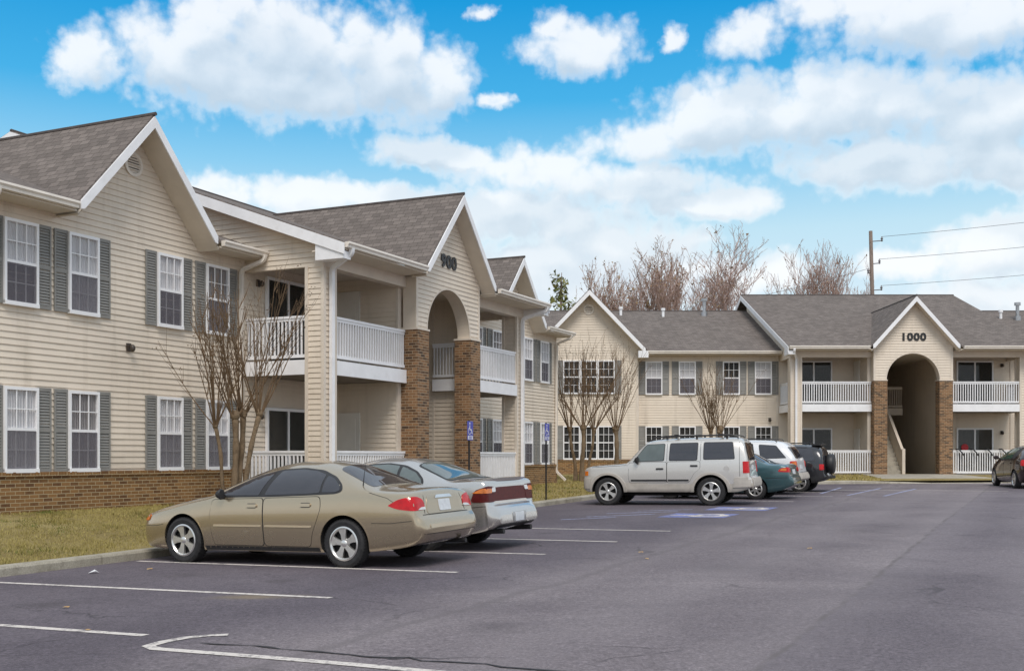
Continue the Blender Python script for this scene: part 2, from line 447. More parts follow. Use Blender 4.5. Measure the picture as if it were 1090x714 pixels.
def cross_gable(root, xc, hw, zp, ye, ze, sl, ywall, name_soff='gable_soffit'):
    yv = ye + (zp-ze)/sl
    r = MB()
    for sg in (-1, 1):
        A = Vector((xc+sg*hw, ye, ze)); B = Vector((xc, ye, zp)); Cc = Vector((xc, yv, zp))
        r.prism([A, B, Cc], (0,0,-.06))
    r.build('gable_roof', [M['roof']], root)
    t = (zp-ze)/hw
    fa = MB(); so = MB()
    ex = -.08
    for sg in (-1, 1):
        # rake board
        pts = [(xc, ye-.004, zp-.045), (xc+sg*(hw+ex), ye-.004, ze-t*ex-.045), (xc+sg*(hw+ex), ye-.004, ze-t*ex-.20), (xc+sg*(hw+ex-.08), ye-.004, ze-t*(ex-.08)-.27), (xc, ye-.004, zp-.27)]
        fa.prism(pts, (0,-.03,0))
        # sloped soffit
        A = Vector((xc, ye, zp-.24)); B = Vector((xc+sg*(hw-.02), ye, ze-.22)); d = Vector((0, ywall-ye-.01, 0))
        so.prism([A, B, B+d, A+d], (0,0,.02))
        nrm = Vector((-sg*t, 0, -1)).normalized(); L = (B-A).length; k = 0
        while k*COURSE < L:
            p0 = A + (B-A)*(k*COURSE/L); p1 = A + (B-A)*min(1, (k+1)*COURSE/L); k += 1
            so.quad(p0+nrm*.003, p1+nrm*.016, p1+nrm*.016+d, p0+nrm*.003+d); so.quad(p1, p1+nrm*.016, p1+nrm*.016+d, p1+d)
    fa.build('rake_board', M['white'], root)
    so.build(name_soff, M['soffit'], root)

def rake_board(root, x, ye, ze, yr, zr, side):
    fa = MB(); t = (zr-ze)/(yr-ye)
    y0 = ye-.03
    pts = [(x, y0, ze-.03-t*.03), (x, yr, zr-.03), (x, yr, zr-.27), (x, y0, ze-.27-t*.03)]
    fa.prism(pts, (side*.03,0,0))
    pts = [(x, yr, zr-.03), (x, 2*yr-ye, ze-.03), (x, 2*yr-ye, ze-.27), (x, yr, zr-.27)]
    fa.prism(pts, (side*.03,0,0))
    # boxed return under the eave end
    pts = [(x, ye+.0, ze-.2), (x, ye+.0, ze-.36), (x, ye+.72, ze-.36), (x, ye+.72, ze-.2+t*.72-.08)]
    fa.prism(pts, (-side*.28,0,0))
    fa.build('rake_board', M['white'], root)

def gutter(mb, x0, x1, ye, ze):
    sec = [(ye-.005, ze-.02), (ye-.125, ze-.01), (ye-.13, ze-.05), (ye-.10, ze-.085), (ye-.095, ze-.13), (ye-.005, ze-.135)]
    mb.prism([(x0, y, z) for y, z in sec], (x1-x0, 0, 0))

def downspout(root, path, mat, r=.042):
    # rectangular leader, mitred with rounded corners
    P = [Vector(p) for p in path]; out = [P[0]]
    for i in range(1, len(P)-1):
        a, b, c = P[i-1], P[i], P[i+1]
        d1 = min(.09, (a-b).length*.45); d2 = min(.09, (c-b).length*.45)
        p0 = b+(a-b).normalized()*d1; p1 = b+(c-b).normalized()*d2
        for t in (0, .33, .67, 1): out.append(p0*(1-t)**2 + b*2*t*(1-t) + p1*t*t)
    out.append(P[-1])
    mb = MB(); mb.tube(out, r*1.25, 4)
    # strap bands
    return mb.build('downspout', mat, root, smooth=60)

def gable_vent(root, xc, y, z, r=.23):
    v = MB()
    v.lathe([(r, 0), (r+.01, -.035), (r-.045, -.045), (r-.06, -.02), (r-.06, 0)], 28, 'y', (xc, y, z))
    for k in range(7):
        zz = -r+.08+(2*r-.16)*k/6; half = math.sqrt(max(.001, (r-.055)**2-zz*zz))
        v.obox((xc, y-.018, z+zz), (half,0,0), (0,-.012,-.014), (0,.003,-.003))
    o = v.build('gable_vent', M['cream'], root, smooth=40)
    b = MB(); b.lathe([(.001,-.004), (r-.06,-.004)], 24, 'y', (xc, y, z)); b.build('vent_backing', M['deckdark'], o)

def sliding_door(root, x0, y, z0, w=1.65, h=2.05, blind=True, mats=None):
    f = MB()
    f.box(x0, x0+.06, y-.07, y, z0, z0+h); f.box(x0+w-.06, x0+w, y-.07, y, z0, z0+h)
    f.box(x0+.06, x0+w-.06, y-.07, y, z0+h-.07, z0+h); f.box(x0+.06, x0+w-.06, y-.07, y, z0, z0+.05)
    f.box(x0+w/2-.035, x0+w/2+.035, y-.06, y-.005, z0+.05, z0+h-.07)
    o = f.build('sliding_door', M['frame'], root)
    g = MB(); g.box(x0+.06, x0+w/2-.036, y-.045, y-.04, z0+.051, z0+h-.071); g.box(x0+w/2+.036, x0+w-.06, y-.03, y-.025, z0+.051, z0+h-.071)
    g.build('pane', M['darkpane'], o)
    b = MB(); b.box(x0+.06, x0+w-.06, y-.012, y-.003, z0+.05, z0+h-.07)
    b.build('vertical_blind', M['blind'] if blind else M['room'], o)  # where no blind hangs, a near-black sheet paints in the unlit room

def wall_lamp(root, x, y, z, out=(0,-1,0), name='wall_lamp'):
    o = Vector(out); t = Vector((-o.y, o.x, 0)); c = Vector((x, y, z)); m = MB()
    m.obox(c+o*.015, t*.06, o*.015, (0,0,.08)); m.obox(c+o*.08+Vector((0,0,.02)), t*.02, o*.06, (0,0,.015))
    m.blob(c+o*.12+Vector((0,0,-.02)), (.055,.055,.075), n=6)
    m.build(name, M['bronze'], root, smooth=50)

def breezeway_building(name, label, loc, rotz, number, wings, doors_dark, base_to=-.3):
    root = thing(name, label, 'building', loc, rotz)
    YW, SL, YR = 2.1, .36, 9.15
    HB, EX = 5.15, .30                       # half block, roof side overhang
    ye, ze = -.72, 6.05; zr = ze + SL*(YR-ye)
    # ---------- centre roof
    ghw, gzp = 1.93, 8.2
    r = MB(); roof_plane(r, -HB-EX, HB+EX, ye, ze, YR, zr, (0, ghw, gzp))
    r.prism([(-HB-EX, YR, zr), (HB+EX, YR, zr), (HB+EX, 2*YR-ye, ze), (-HB-EX, 2*YR-ye, ze)], (0,0,-.07))
    rf = r.build('roof', [M['roof']], root)
    cap = MB(); cap.tube([(-HB-EX, YR, zr), (HB+EX, YR, zr)], .05, 6); cap.build('ridge_cap', M['roofedge'], rf)
    cross_gable(root, 0, ghw, gzp, ye, ze, SL, -.3)
    cap = MB(); cap.tube([(0, ye-.03, gzp), (0, ye+(gzp-ze)/SL, gzp)], .04, 6); cap.build('ridge_cap', M['roofedge'], rf)
    for sd in (-1, 1): rake_board(root, sd*(HB+EX), ye, ze, YR, zr, sd)
    # ---------- soffits, gutters, beams
    so = MB()
    for sd in (-1, 1):
        xa, xb = sorted((sd*(ghw-.1), sd*(HB+EX-.02)))
        so.box(xa, xb, ye, .1, ze-.17, ze-.14)
        # raked side soffit
        a0 = sd*HB; a1 = sd*(HB+EX)
        so.prism([(a0, ye+.3, ze+.11-.26), (a1, ye+.3, ze+.11-.26), (a1, YR, zr-.26), (a0, YR, zr-.26)], (0,0,.02))
    so.build('eave_soffit', M['soffit'], root)
    g = MB()
    for sd in (-1, 1):
        xa, xb = sorted((sd*(ghw+.06), sd*(HB+EX-.03))); gutter(g, xa, xb, ye, ze)
    g.build('gutter', M['cream'], root)
    bm_ = MB()
    for sd in (-1, 1):
        xa, xb = sorted((sd*1.66, sd*(HB+.02)))
        bm_.box(xa, xb, -.03, .22, 5.62, ze-.17)
    bm_.build('porch_beam', M['trim'], root)
    # ---------- gable front with arch
    gw = MB(); zs, ra = 4.62, 1.15; t = (gzp-ze)/ghw; za = gzp-.25
    sl_at = lambda x: za - t*x
    for sd in (-1, 1):
        poly = [(1.65, zs), (1.65, sl_at(1.65)), (0, za), (0, zs+ra)]
        poly += [(ra*math.sin(a), zs+ra*math.cos(a)) for a in [math.pi/2*i/20 for i in range(1, 21)]]
        def fn(z, sd=sd):
            o = min(1.65, (za-z)/t); i = math.sqrt(max(0, ra*ra-(z-zs)**2)) if z < zs+ra else 0
            return (min(sd*i, sd*o), max(sd*i, sd*o))
        siding(gw, (0,-.3,0), (1,0,0), (0,-1,0), [(0, zs), (1, za)], fn, back=0, sub=4)
        gw.prism([(sd*x, -.299, z) for x, z in poly], (0,.36,0))
    gw.build('gable_wall', M['siding'], root)
    at = MB()
    for i in range(24):
        a0, a1 = math.pi*i/24, math.pi*(i+1)/24
        pts = [(math.cos(a)*(ra+d), -.318, zs+math.sin(a)*(ra+d)) for a, d in ((a0,-.012), (a0,.035), (a1,.035), (a1,-.012))]
        at.prism(pts, (0,.03,0))
    at.build('arch_trim', M['trim'], root)
    ct = MB()
    for sd in (-1, 1):
        ct.box(sd*1.66-.045, sd*1.66+.045, -.325, -.27, zs, sl_at(1.65)-.02)
        ct.box(sd*1.675-.012, sd*1.675+.012, -.269, .06, zs, ze-.17)
    ct.build('corner_trim', M['trim'], root)
    # ---------- brick piers
    for sd in (-1, 1):
        p = MB(); xa, xb = sorted((sd*1.12, sd*1.69)); p.box(xa, xb, -.345, .14, base_to, zs)
        pr = p.build('brick_pillar', M['brickp'], root)
        c = MB(); c.box(xa-.02, xb+.02, -.365, .16, zs-.035, zs+.012); c.build('pillar_cap', M['trim'], pr)
    # ---------- number in raised black characters
    cu = bpy.data.curves.new('building_number', 'FONT'); cu.body = number; cu.size = .50; cu.extrude = .012; cu.offset = .02
    cu.align_x = 'CENTER'; cu.space_character = 1.12
    tmp = bpy.data.objects.new('building_number', cu); COL.objects.link(tmp)
    dg = bpy.context.evaluated_depsgraph_get(); me = bpy.data.meshes.new_from_object(tmp.evaluated_get(dg)); bpy.data.objects.remove(tmp)
    me.materials.clear(); me.materials.append(M['black'])
    no = bpy.data.objects.new('building_number', me); COL.objects.link(no); no.parent = root
    no.rotation_euler = (R(90), 0, 0); no.location = (-.06 if number == '900' else 0, -.333, 6.32); no.scale = (1, .88, 1)
    # ---------- porches
    for sd in (-1, 1):
        S2 = lambda a, b: tuple(sorted((sd*a, sd*b)))
        xo = HB
        # back wall
        bw = MB(); xa, xb = S2(1.75, HB+.15)
        siding(bw, (0, YW+.02, 0), (1,0,0), (0,-1,0), [(xa, .5), (xb, .5), (xb, 5.9), (xa, 5.9)])
        # partition beside the passage
        y0 = .15 if sd < 0 else 1.1
        for out in (-1, 1):
            siding(bw, (sd*1.75+out*.05, 0, 0), (0,1,0), (out,0,0), [(y0, .5), (9, .5), (9, 5.75), (y0, 5.75)] if out == -sd else [(y0, .5), (YW, .5), (YW, 5.9), (y0, 5.9)], back=.045)
        if sd > 0:
            for out in (-1, 1):
                siding(bw, (1.75+out*.05, 0, 0), (0,1,0), (out,0,0), [(.15, .5), (1.1, .5), (1.1, 3.3), (.15, 3.3)], back=.045)
                siding(bw, (1.75+out*.05, 0, 0), (0,1,0), (out,0,0), [(.15, 3.3), (1.1, 3.3), (1.1, 5.9), (.15, 5.9)], back=.045)
        bw.build('porch_wall', M['siding'], root)
        tr = MB(); yy = y0
        tr.box(sd*1.75-.075, sd*1.75+.075, yy-.03, yy+.04, .5, 5.75)
        tr.build('corner_trim', M['trim'], root)
        # balcony deck and patio slab
        xa, xb = S2(1.70, HB-.03)
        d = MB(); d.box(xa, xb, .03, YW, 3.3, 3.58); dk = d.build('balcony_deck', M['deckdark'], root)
        f = MB(); f.box(*S2(1.70, HB-.465), -.045, .028, 3.28, 3.6)
        x1, x2 = S2(HB-.028, HB+.04); f.box(x1, x2, .465, YW-.02, 3.28, 3.6)
        f.build('fascia', M['white'], dk)
        if sd > 0:
            f = MB(); f.box(1.52, 1.669, .2, 1.05, 3.28, 3.6); f.build('fascia', M['white'], dk)
            rl = MB(); railing(rl, (1.56, .2, 0), (1.56, 1.05, 0), 3.6, 4.58); rl.build('railing', M['white'], root)
        pt = MB(); pt.box(*S2(1.70, HB+.05), -.05, YW, .1, .56); pt.build('patio_slab', M['conc'], root)
        ce = MB(); ce.box(*S2(1.66, HB), .2, YW, 5.86, 5.9); ce.build('porch_ceiling', M['soffit'], root)
        # railings
        for z0, z1 in ((3.6, 4.58), (.58, 1.62)):
            rl = MB(); railing(rl, (sd*1.70, .03, 0), (sd*(HB-.42), .03, 0), z0, z1); rl.build('railing', M['white'], root)
            rl = MB(); railing(rl, (sd*(HB-.04), .44, 0), (sd*(HB-.04), YW, 0), z0, z1); rl.build('railing', M['white'], root)
        # corner column
        c = MB(); x1, x2 = S2(HB-.42, HB); zt = 5.64
        siding(c, (0,0,0), (1,0,0), (0,-1,0), [(x1,.3), (x2,.3), (x2,zt), (x1,zt)], back=.05)
        siding(c, (0,.42,0), (1,0,0), (0,1,0), [(x1,.3), (x2,.3), (x2,zt), (x1,zt)], back=.05)
        siding(c, (x1,0,0), (0,1,0), (-1,0,0), [(0,.3), (.42,.3), (.42,zt), (0,zt)], back=.05)
        siding(c, (x2,0,0), (0,1,0), (1,0,0), [(0,.3), (.42,.3), (.42,zt), (0,zt)], back=.05)
        cl = c.build('corner_column', M['siding'], root)
        k = MB()
        for xx in (x1, x2):
            for y_ in (0, .42): k.box(xx-.04, xx+.04, y_-.04, y_+.04, .3, zt)
        k.build('corner_post', M['trim'], cl)
        # gable-end wall above the side opening
        sw = MB(); zt = lambda y: ze + SL*(y-ye) - .28
        siding(sw, (sd*HB, 0, 0), (0,1,0), (sd,0,0), [(-.02, 5.62), (YR, 5.62), (YR, zt(YR)), (-.02, zt(-.02))], back=.1)
        sw.build('side_wall', M['siding'], root)
        # glazed doors, entry door, lamps
        for fl, z0 in (('lower', .57), ('upper', 3.59)):
            xd = -4.45 if sd < 0 else 2.8
            sliding_door(root, xd, YW, z0, blind=not doors_dark.get((sd, fl), True))
            dd = MB(); dd.box(sd*1.75+sd*.06, sd*1.75+sd*.10, 1.22, 2.02, z0, z0+2.0)
            for a, b in ((.15, .9), (1.05, 1.85)): dd.box(sd*1.75+sd*.10, sd*1.75+sd*.108, 1.34, 1.9, z0+a, z0+b)
            dd.build('entry_door', M['door'], root)
            wall_lamp(root, sd*4.72 if sd < 0 else 4.85, YW, z0+1.85)
        # leader from the eave to the column
        xg = sd*(HB+.06)
        if sd < 0 or number == '900':
            downspout(root, [(xg, ye-.06, ze-.12), (xg, ye-.05, ze-.24), (sd*(HB-.19), -.1, 5.58), (sd*(HB-.19), -.1, .62)], M['white'], .05)
    # ---------- passage
    ps = MB(); ps.box(-1.70, 1.70, -.3, 9, .1, .545); ps.build('passage_floor', M['conc'], root)
    ps = MB(); ps.box(-1.70, 1.70, .065, 9, 5.75, 5.85); ps.build('passage_ceiling', M['soffit'], root)
    bw = MB(); siding(bw, (0,9,0), (1,0,0), (0,-1,0), [(-1.8,.5), (1.8,.5), (1.8,5.8), (-1.8,5.8)]); bw.build('passage_wall', M['siding'], root)
    st = MB(); N = 16; rise = (3.6-.55)/N; run = .2
    for i in range(N):
        st.box(-1.15, -.05, 1.0+i*run, 1.0+(i+1)*run+.03, .55+i*rise+rise-.05, .55+(i+1)*rise)
        st.box(-1.15, -.05, 1.0+i*run, 1.0+i*run+.03, .55+i*rise, .55+(i+1)*rise-.05)
    sr = st.build('staircase', M['conc'], root)
    sg = MB(); t0 = (1.0, .55); t1 = (1.0+N*run, 3.6)
    sg.prism([(-.04, t0[0]-.1, t0[1]), (-.04, t1[0], t1[1]-.3), (-.04, t1[0], t1[1]+.95), (-.04, t0[0]-.1, t0[1]+1.0)], (.07,0,0))
    sg.obox((-.005, (t0[0]+t1[0])/2-.05, (t0[1]+t1[1])/2+.99), Vector((0, N*run/2+.05, 3.05/2)), (.06,0,0), (0,-.015,.02))
    sg.box(-.07, .06, .83, .93, .545, 1.68)
    sg.build('stair_balustrade', M['trim'], sr)
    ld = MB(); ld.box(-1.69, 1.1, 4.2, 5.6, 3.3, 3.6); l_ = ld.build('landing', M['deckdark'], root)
    f = MB(); f.box(.05, 1.1, 4.15, 4.198, 3.28, 3.61); railing(f, (.06, 4.22, 0), (1.1, 4.22, 0), 3.6, 4.6); f.build('railing', M['trim'], l_)
    dd = MB(); dd.box(.2, 1.1, 8.93, 8.985, .55, 2.6); dd.build('entry_door', M['bronze'], root)

    # ---------- wings
    for w in wings:
        xa, xb = w['x']; yw = w.get('yw', YW); wye = yw-.55; wzr = ze + SL*(YR-wye)
        sd = -1 if xa < 0 else 1
        gab = w['gables']
        walls = MB()
        siding(walls, (0,yw,0), (1,0,0), (0,-1,0), [(xa,1.2), (xb,1.2), (xb,ze-.15), (xa,ze-.15)], back=.15)
        # end return of the wall
        xe = xa if sd < 0 else xb
        for xs, o in ((xa,-1), (xb,1)):
            siding(walls, (xs,0,0), (0,1,0), (o,0,0), [(yw,1.2), (yw+4,1.2), (yw+4, ze+.9), (yw,ze-.15)], back=.1)
        for (gx, hw, zp, gy) in gab:
            t = (zp-ze)/hw; zt = zp-.25; zb = ze-.15; wx = min((zt-zb)/t, hw)
            siding(walls, (0,gy,0), (1,0,0), (0,-1,0), [(gx-wx, zb), (gx+wx, zb), (gx, zt)], back=.15)
            if gy < yw-.01:
                h = w['gw']
                siding(walls, (0,gy,0), (1,0,0), (0,-1,0), [(gx-h,1.2), (gx+h,1.2), (gx+h,zb), (gx-h,zb)], back=.15)
                for s_ in (-1, 1):
                    siding(walls, (gx+s_*h,0,0), (0,1,0), (s_,0,0), [(gy,1.2), (yw+.1,1.2), (yw+.1,ze-.1), (gy,ze-.1)], back=.1)
        wl = walls.build('wing_wall', M['siding'], root)
        ct = MB()
        for xs in (xa, xb): ct.box(xs-.05, xs+.05, yw-.028, yw+.05, .3, ze-.15)
        for (gx, hw, zp, gy) in gab:
            if gy < yw-.01:
                for s_ in (-1, 1): ct.box(gx+s_*w['gw']-.05, gx+s_*w['gw']+.05, gy-.028, gy+.05, 1.2, ze-.1)
        ct.build('corner_trim', M['trim'], wl)
        # brick base
        bb = MB()
        segs = [(xa+.0, xb-.0, yw)]
        for (gx, hw, zp, gy) in gab:
            if gy < yw-.01: segs.append((gx-w['gw'], gx+w['gw'], gy))
        for (p0, p1, y_) in segs: bb.box(p0, p1, y_-.07, y_+.3, base_to, 1.13)
        bs = bb.build('brick_base', M['brick'], root)
        sc = MB()                                           # soldier course, bricks on edge
        for (p0, p1, y_) in segs:
            n = int((p1-p0)/.0677)
            for i in range(n):
                x = p0 + (p1-p0)*i/n; j = rnd.uniform(-.003, .003)
                sc.box(x+.004, x+(p1-p0)/n-.004, y_-.10+j, y_+.0, 1.132, 1.212+j*.5)
            sc.box(p0, p1, y_-.088, y_, 1.131, 1.2, 1)
        sc.build('soldier_course', [M['brick'], M['conc']], bs)
        # roof
        rf = MB()
        if sd < 0: r0, r1 = w.get('roof', (xa-.3, -HB-.005))
        else: r0, r1 = w.get('roof', (HB+.005, xb+.3))
        nd = [g for g in gab if g[3] >= yw-.01]; pj = [g for g in gab if g[3] < yw-.01]
        notch = (nd[0][0], nd[0][1], nd[0][2]) if nd else None
        roof_plane(rf, r0, r1, wye, ze, YR, wzr, notch)
        rf.prism([(r0, YR, wzr), (r1, YR, wzr), (r1, 2*YR-wye, ze), (r0, 2*YR-wye, ze)], (0,0,-.07))
        rfo = rf.build('roof', M['roof'], root)
        cp = MB(); cp.tube([(r0, YR, wzr), (r1, YR, wzr)], .045, 6)
        for (gx, hw, zp, gy) in gab: cp.tube([(gx, gy-.6, zp), (gx, wye+(zp-ze)/SL, zp)], .04, 6)
        cp.build('ridge_cap', M['roofedge'], rfo)
        for (gx, hw, zp, gy) in gab:
            cross_gable(root, gx, hw, zp, gy-.55, ze, SL*(1 if gy >= yw-.01 else .98), gy)
            gable_vent(root, gx, gy-.01, zp-.92 if gy >= yw-.01 else zp-.85)
        # eaves between gables
        cuts = sorted((g[0]-g[1], g[0]+g[1]) for g in gab); spans = []; x = r0
        for a, b in cuts: spans.append((x, a)); x = b
        spans.append((x, r1))
        g = MB(); so = MB()
        for a, b in spans:
            if b - a < .15: continue
            gutter(g, a+.05, b-.03, wye, ze); so.box(a-.0, b, wye, yw, ze-.17, ze-.14)
        for (gx, hw, zp, gy) in gab:
            if gy < yw-.01:
                for s_ in (-1, 1):
                    a, b = sorted((gx+s_*w['gw'], gx+s_*(hw+.02)))
                    so.box(a, b, gy-.55, yw, ze-.36, ze-.33)
                    rb = MB(); rb.prism([(a, gy-.552, ze-.06), (b, gy-.552, ze-.06), (b, gy-.552, ze-.36), (a, gy-.552, ze-.36)], (0,-.035,0))
                    e = b if s_ > 0 else a
                    rb.box(e-.02, e+.02, gy-.55, yw-.2, ze-.36, ze-.06); rb.build('rake_board', M['white'], root)
        g.build('gutter', M['cream'], root); so.build('eave_soffit', M['soffit'], root)
        # windows with shutters
        protos = w.setdefault('_p', {})
        for (x, z, wd, ht, y_, shade, shl, shr, scr) in w['windows']:
            key = (round(wd,3), round(ht,3), shade, scr)
            if key not in protos: o = protos[key] = make_window(wd, ht, True, root, shade, 3, scr)
            else: o = dup_tree(protos[key], root)
            o.location = (x, y_-.012, z)
            for flag, xs in ((shl, x-.307), (shr, x+wd+.002)):
                if not flag: continue
                sk = ('s', round(ht,3))
                if sk not in protos: q = protos[sk] = make_shutter(.305, ht+.02, root)
                else: q = dup_tree(protos[sk], root)
                q.location = (xs, y_-.014, z-.01)
        for path, mt in w.get('spouts', []): downspout(root, path, M[mt])
        for (x, z) in w.get('lamps', []): wall_lamp(root, x, yw-.01, z, name='flood_light')
        for (x, y, kind) in w.get('vents', []):
            z = ze + SL*(y-wye); v = MB()
            if kind == 'flue':
                v.tube([(x,y,z-.1), (x,y,z+.75)], .085, 12); v.tube([(x,y,z+.72), (x,y,z+.86)], .15, 12); v.tube([(x,y,z-.1), (x,y,z+.18)], .16, 12)
                v.build('roof_flue', M['steel'], root, smooth=40)
            elif kind == 'white':
                v.tube([(x,y,z-.1), (x,y,z+.36)], .07, 10); v.tube([(x,y,z+.3), (x,y,z+.42)], .11, 10); v.build('roof_vent', M['white'], root, smooth=40)
            else:
                v.tube([(x,y,z-.1), (x,y,z+.25)], .06, 10); v.tube([(x,y,z-.1), (x,y,z+.1)], .12, 10); v.build('roof_vent', M['bronze'], root, smooth=40)
    return root

def pair_windows(xs, wd=.73, shades=None, ht=1.48):
    out = []
    for i, x in enumerate(xs):
        for fl, z in ((0, 1.22), (1, 4.13)):
            sh = (shades or {}).get((i, fl), 'white')
            out.append((x, z, wd, ht, 2.1, sh, True, True, True))
    return out

YW = 2.1
b900 = breezeway_building('apartment_building', 'long beige apartment building on the left with 900 above its brick-pillared arch',
    W(25.4, 14.1, 0), R(90-25.3), '900', [
    dict(x=(-12.5, -5.27), roof=(-13.0, -5.16), windows=pair_windows([-11.70, -10.28, -7.99, -6.53], shades={(3,1): 'grey', (1,0): 'grey', (2,1): 'half', (0,1): 'half'}),
         gables=[(-8.62, 1.93, 8.15, YW)], lamps=[(-8.75, 3.62)],
         spouts=[([(-5.3, 1.46, 5.95), (-5.3, 1.47, 5.82), (-5.42, 2.0, 5.62), (-5.42, 2.03, 1.0), (-5.42, 2.0, .6)], 'cream'),
                 ([(-12.3, 1.46, 5.95), (-12.3, 1.47, 5.82), (-12.42, 2.0, 5.62), (-12.42, 2.03, .6)], 'cream')]),
    dict(x=(5.27, 12.6), roof=(5.16, 13.0), windows=pair_windows([5.80, 7.26, 9.70, 11.12], shades={(0,0): 'half', (1,0): 'half', (2,0): 'half', (2,1): 'half', (3,0): 'half', (3,1): 'half', (1,1): 'grey'}),
         gables=[(8.62, 1.93, 8.15, YW)],
         spouts=[([(12.62, 1.46, 5.95), (12.62, 1.47, 5.82), (12.52, 2.0, 5.62), (12.52, 2.03, .95), (12.62, 1.7, .62)], 'cream')]),
    ], {(-1,'lower'): True, (-1,'upper'): True})

def windows1000():
    out = pair_windows([-11.2, -9.7, -7.72, -6.28], .76, {(0,1): 'half', (1,1): 'half', (3,1): 'half', (2,1): 'dark', (0,0): 'dark', (1,0): 'dark', (2,0): 'dark', (3,0): 'dark'})
    gx, gy = -13.79, 1.5
    for z in (1.22, 4.13):
        for k in range(3):
            out.append((gx-1.14+.77*k, z, .75, 1.48, gy, 'dark', k == 0, k == 2, False))
    return out
b1000 = breezeway_building('apartment_building', 'beige apartment building at the far end of the lot with 1000 above its arch',
    (17.2, 48.4, .15), 0, '1000', [
    dict(x=(-15.9, -5.27), roof=(-15.9, -5.16), gw=2.15, windows=windows1000(),
         gables=[(-13.79, 2.55, 8.72, 1.5)], lamps=[(-8.2, 3.7), (-5.6, 3.0)],
         spouts=[([(-11.15, 1.46, 5.95), (-11.15, 1.47, 5.82), (-11.56, 1.95, 5.62), (-11.56, 2.03, .6)], 'cream')],
         vents=[(-12.4, 8.3, 'dark'), (-11.7, 8.3, 'white'), (-9.6, 8.0, 'white'), (-7.5, 8.2, 'flue')]),
    dict(x=(5.27, 17.5), roof=(5.16, 18), gw=2.15, windows=pair_windows([5.75, 7.25, 9.6, 11.1]), gables=[(13.8, 1.93, 8.15, YW)],
         spouts=[], lamps=[], vents=[(7.2, 7.6, 'white'), (7.9, 7.3, 'flue')]),
    ], {(-1,'lower'): True, (-1,'upper'): True, (1,'lower'): False, (1,'upper'): True})
# small things fixed to building 1000
m = MB(); m.lathe([(.001,-.02), (.16,-.02), (.16,0)], 20, 'y', (3.15, YW-.08, 1.75)); m.build('door_sign', paint('red_disc', (.5,.02,.03), .5), b1000)
for k in range(5):
    m = MB(); x = 1.95+.62*k
    m.tube([(x, .0, 1.66), (x+.08, -.10, 1.66), (x+.22, -.14, 1.5), (x+.3, -.12, 1.38)], .028, 6)
    m.build('rail_hook', M['black'], b1000, smooth=50)

# ---------------------------------------------------------------- ground
KQ = 12.15; KY = 44.3
PC = (KY - SA*KQ)/CA; XC = SA*PC - CA*KQ
def kerb_pts(step=1.0):
    """(point, outward dir, segment blend 0..1)"""
    out = []
    p = -24.0
    while p < PC - .3:
        out.append((W(p, KQ), Vector((-CA, SA, 0)), 0 if p < 37 else (p-37)/(PC-37)*.99)); p += step
    for k in range(5):
        a = R(154.7 + (90-154.7)*k/4); out.append((Vector((XC, KY, 0)), Vector((math.cos(a), math.sin(a), 0)), 1))
    x = XC + .3
    while x < 70: out.append((Vector((x, KY, 0)), Vector((0,1,0)), 1)); x += step
    return out
def lawn_z(base, blend, d):
    zk = base + .115; zw = .50 + .21*blend
    t = min(max(d-.2, 0)/3.7, 1); t = t*t*(3-2*t)*.5 + t*.5
    return zk*(1-t) + zw*t if d < 60 else zw - (d-60)*.004

mb = MB()
P0, P1, Q0, Q1 = -25, 78, -62, 12
ps_ = [P0 + i*1.0 for i in range(P1-P0+1)] + [12.5]; ps_.sort()
qs_ = [Q0 + i*2.0 for i in range(25)] + [-12 + i for i in range(25)] + [KQ+.03]
qs_ = sorted(set(qs_))
idx = {}
vs = []
for i, p in enumerate(ps_):
    for j, q in enumerate(qs_):
        idx[i, j] = len(vs); w = W(p, q, gz(p, q)); vs.append(w)
fs = [(idx[i,j], idx[i+1,j], idx[i+1,j+1], idx[i,j+1]) for i in range(len(ps_)-1) for j in range(len(qs_)-1)]
mb.add(vs, fs)
lot = mb.build('parking_lot', mat_asphalt(), recalc=True)
bm = bmesh.new(); bm.from_mesh(lot.data)
bmesh.ops.bisect_plane(bm, geom=bm.verts[:]+bm.edges[:]+bm.faces[:], plane_co=(0,KY+.03,0), plane_no=(0,1,0), clear_outer=True)
bm.to_mesh(lot.data); bm.free()
setting(lot)
# asphalt lanes of a different age: the paver's joint runs along q = 1.72
nt = NT(lot.data.materials[0].node_tree); b = nt.t.nodes['Principled BSDF']
co = coord(nt); old = b.inputs['Base Color'].links[0].from_socket
qv = nt.math('ADD', nt.vmath('DOT_PRODUCT', co, (-CA, SA, 0)), nt.math('MULTIPLY', nt.math('SUBTRACT', nt.noise(co, 1.2, 3), .5), .12))
bay = nt.smooth(nt.math('ADD', qv, nt.math('MULTIPLY', nt.noise(co, .5, 4), 1.6)), 5.6, 7.6)      # darker, slightly bluer tone over the bays
old = nt.mix(nt.math('MULTIPLY', bay, .9), old, nt.mix(1, old, (.62, .615, .68), 'MULTIPLY'))
lane = nt.math('SUBTRACT', 1, nt.smooth(qv, 1.68, 1.76))
c = nt.mix(nt.math('MULTIPLY', lane, .85), old, nt.mix(1, old, (.80, .80, .84), 'MULTIPLY'))
joint = nt.math('MULTIPLY', nt.smooth(qv, 1.68, 1.72), nt.math('SUBTRACT', 1, nt.smooth(qv, 1.735, 1.775)))
c = nt.mix(nt.math('MULTIPLY', joint, nt.smooth(nt.noise(co, 2.2, 4), .35, .6)), c, (.10, .085, .086))
j2 = nt.math('ADD', nt.vmath('DOT_PRODUCT', co, (-CA, SA, 0)), nt.math('MULTIPLY', nt.math('SUBTRACT', nt.noise(co, .6, 4), .5), .5))
j2 = nt.math('MULTIPLY', nt.smooth(j2, 4.9, 5.0), nt.math('SUBTRACT', 1, nt.smooth(j2, 5.02, 5.14)))
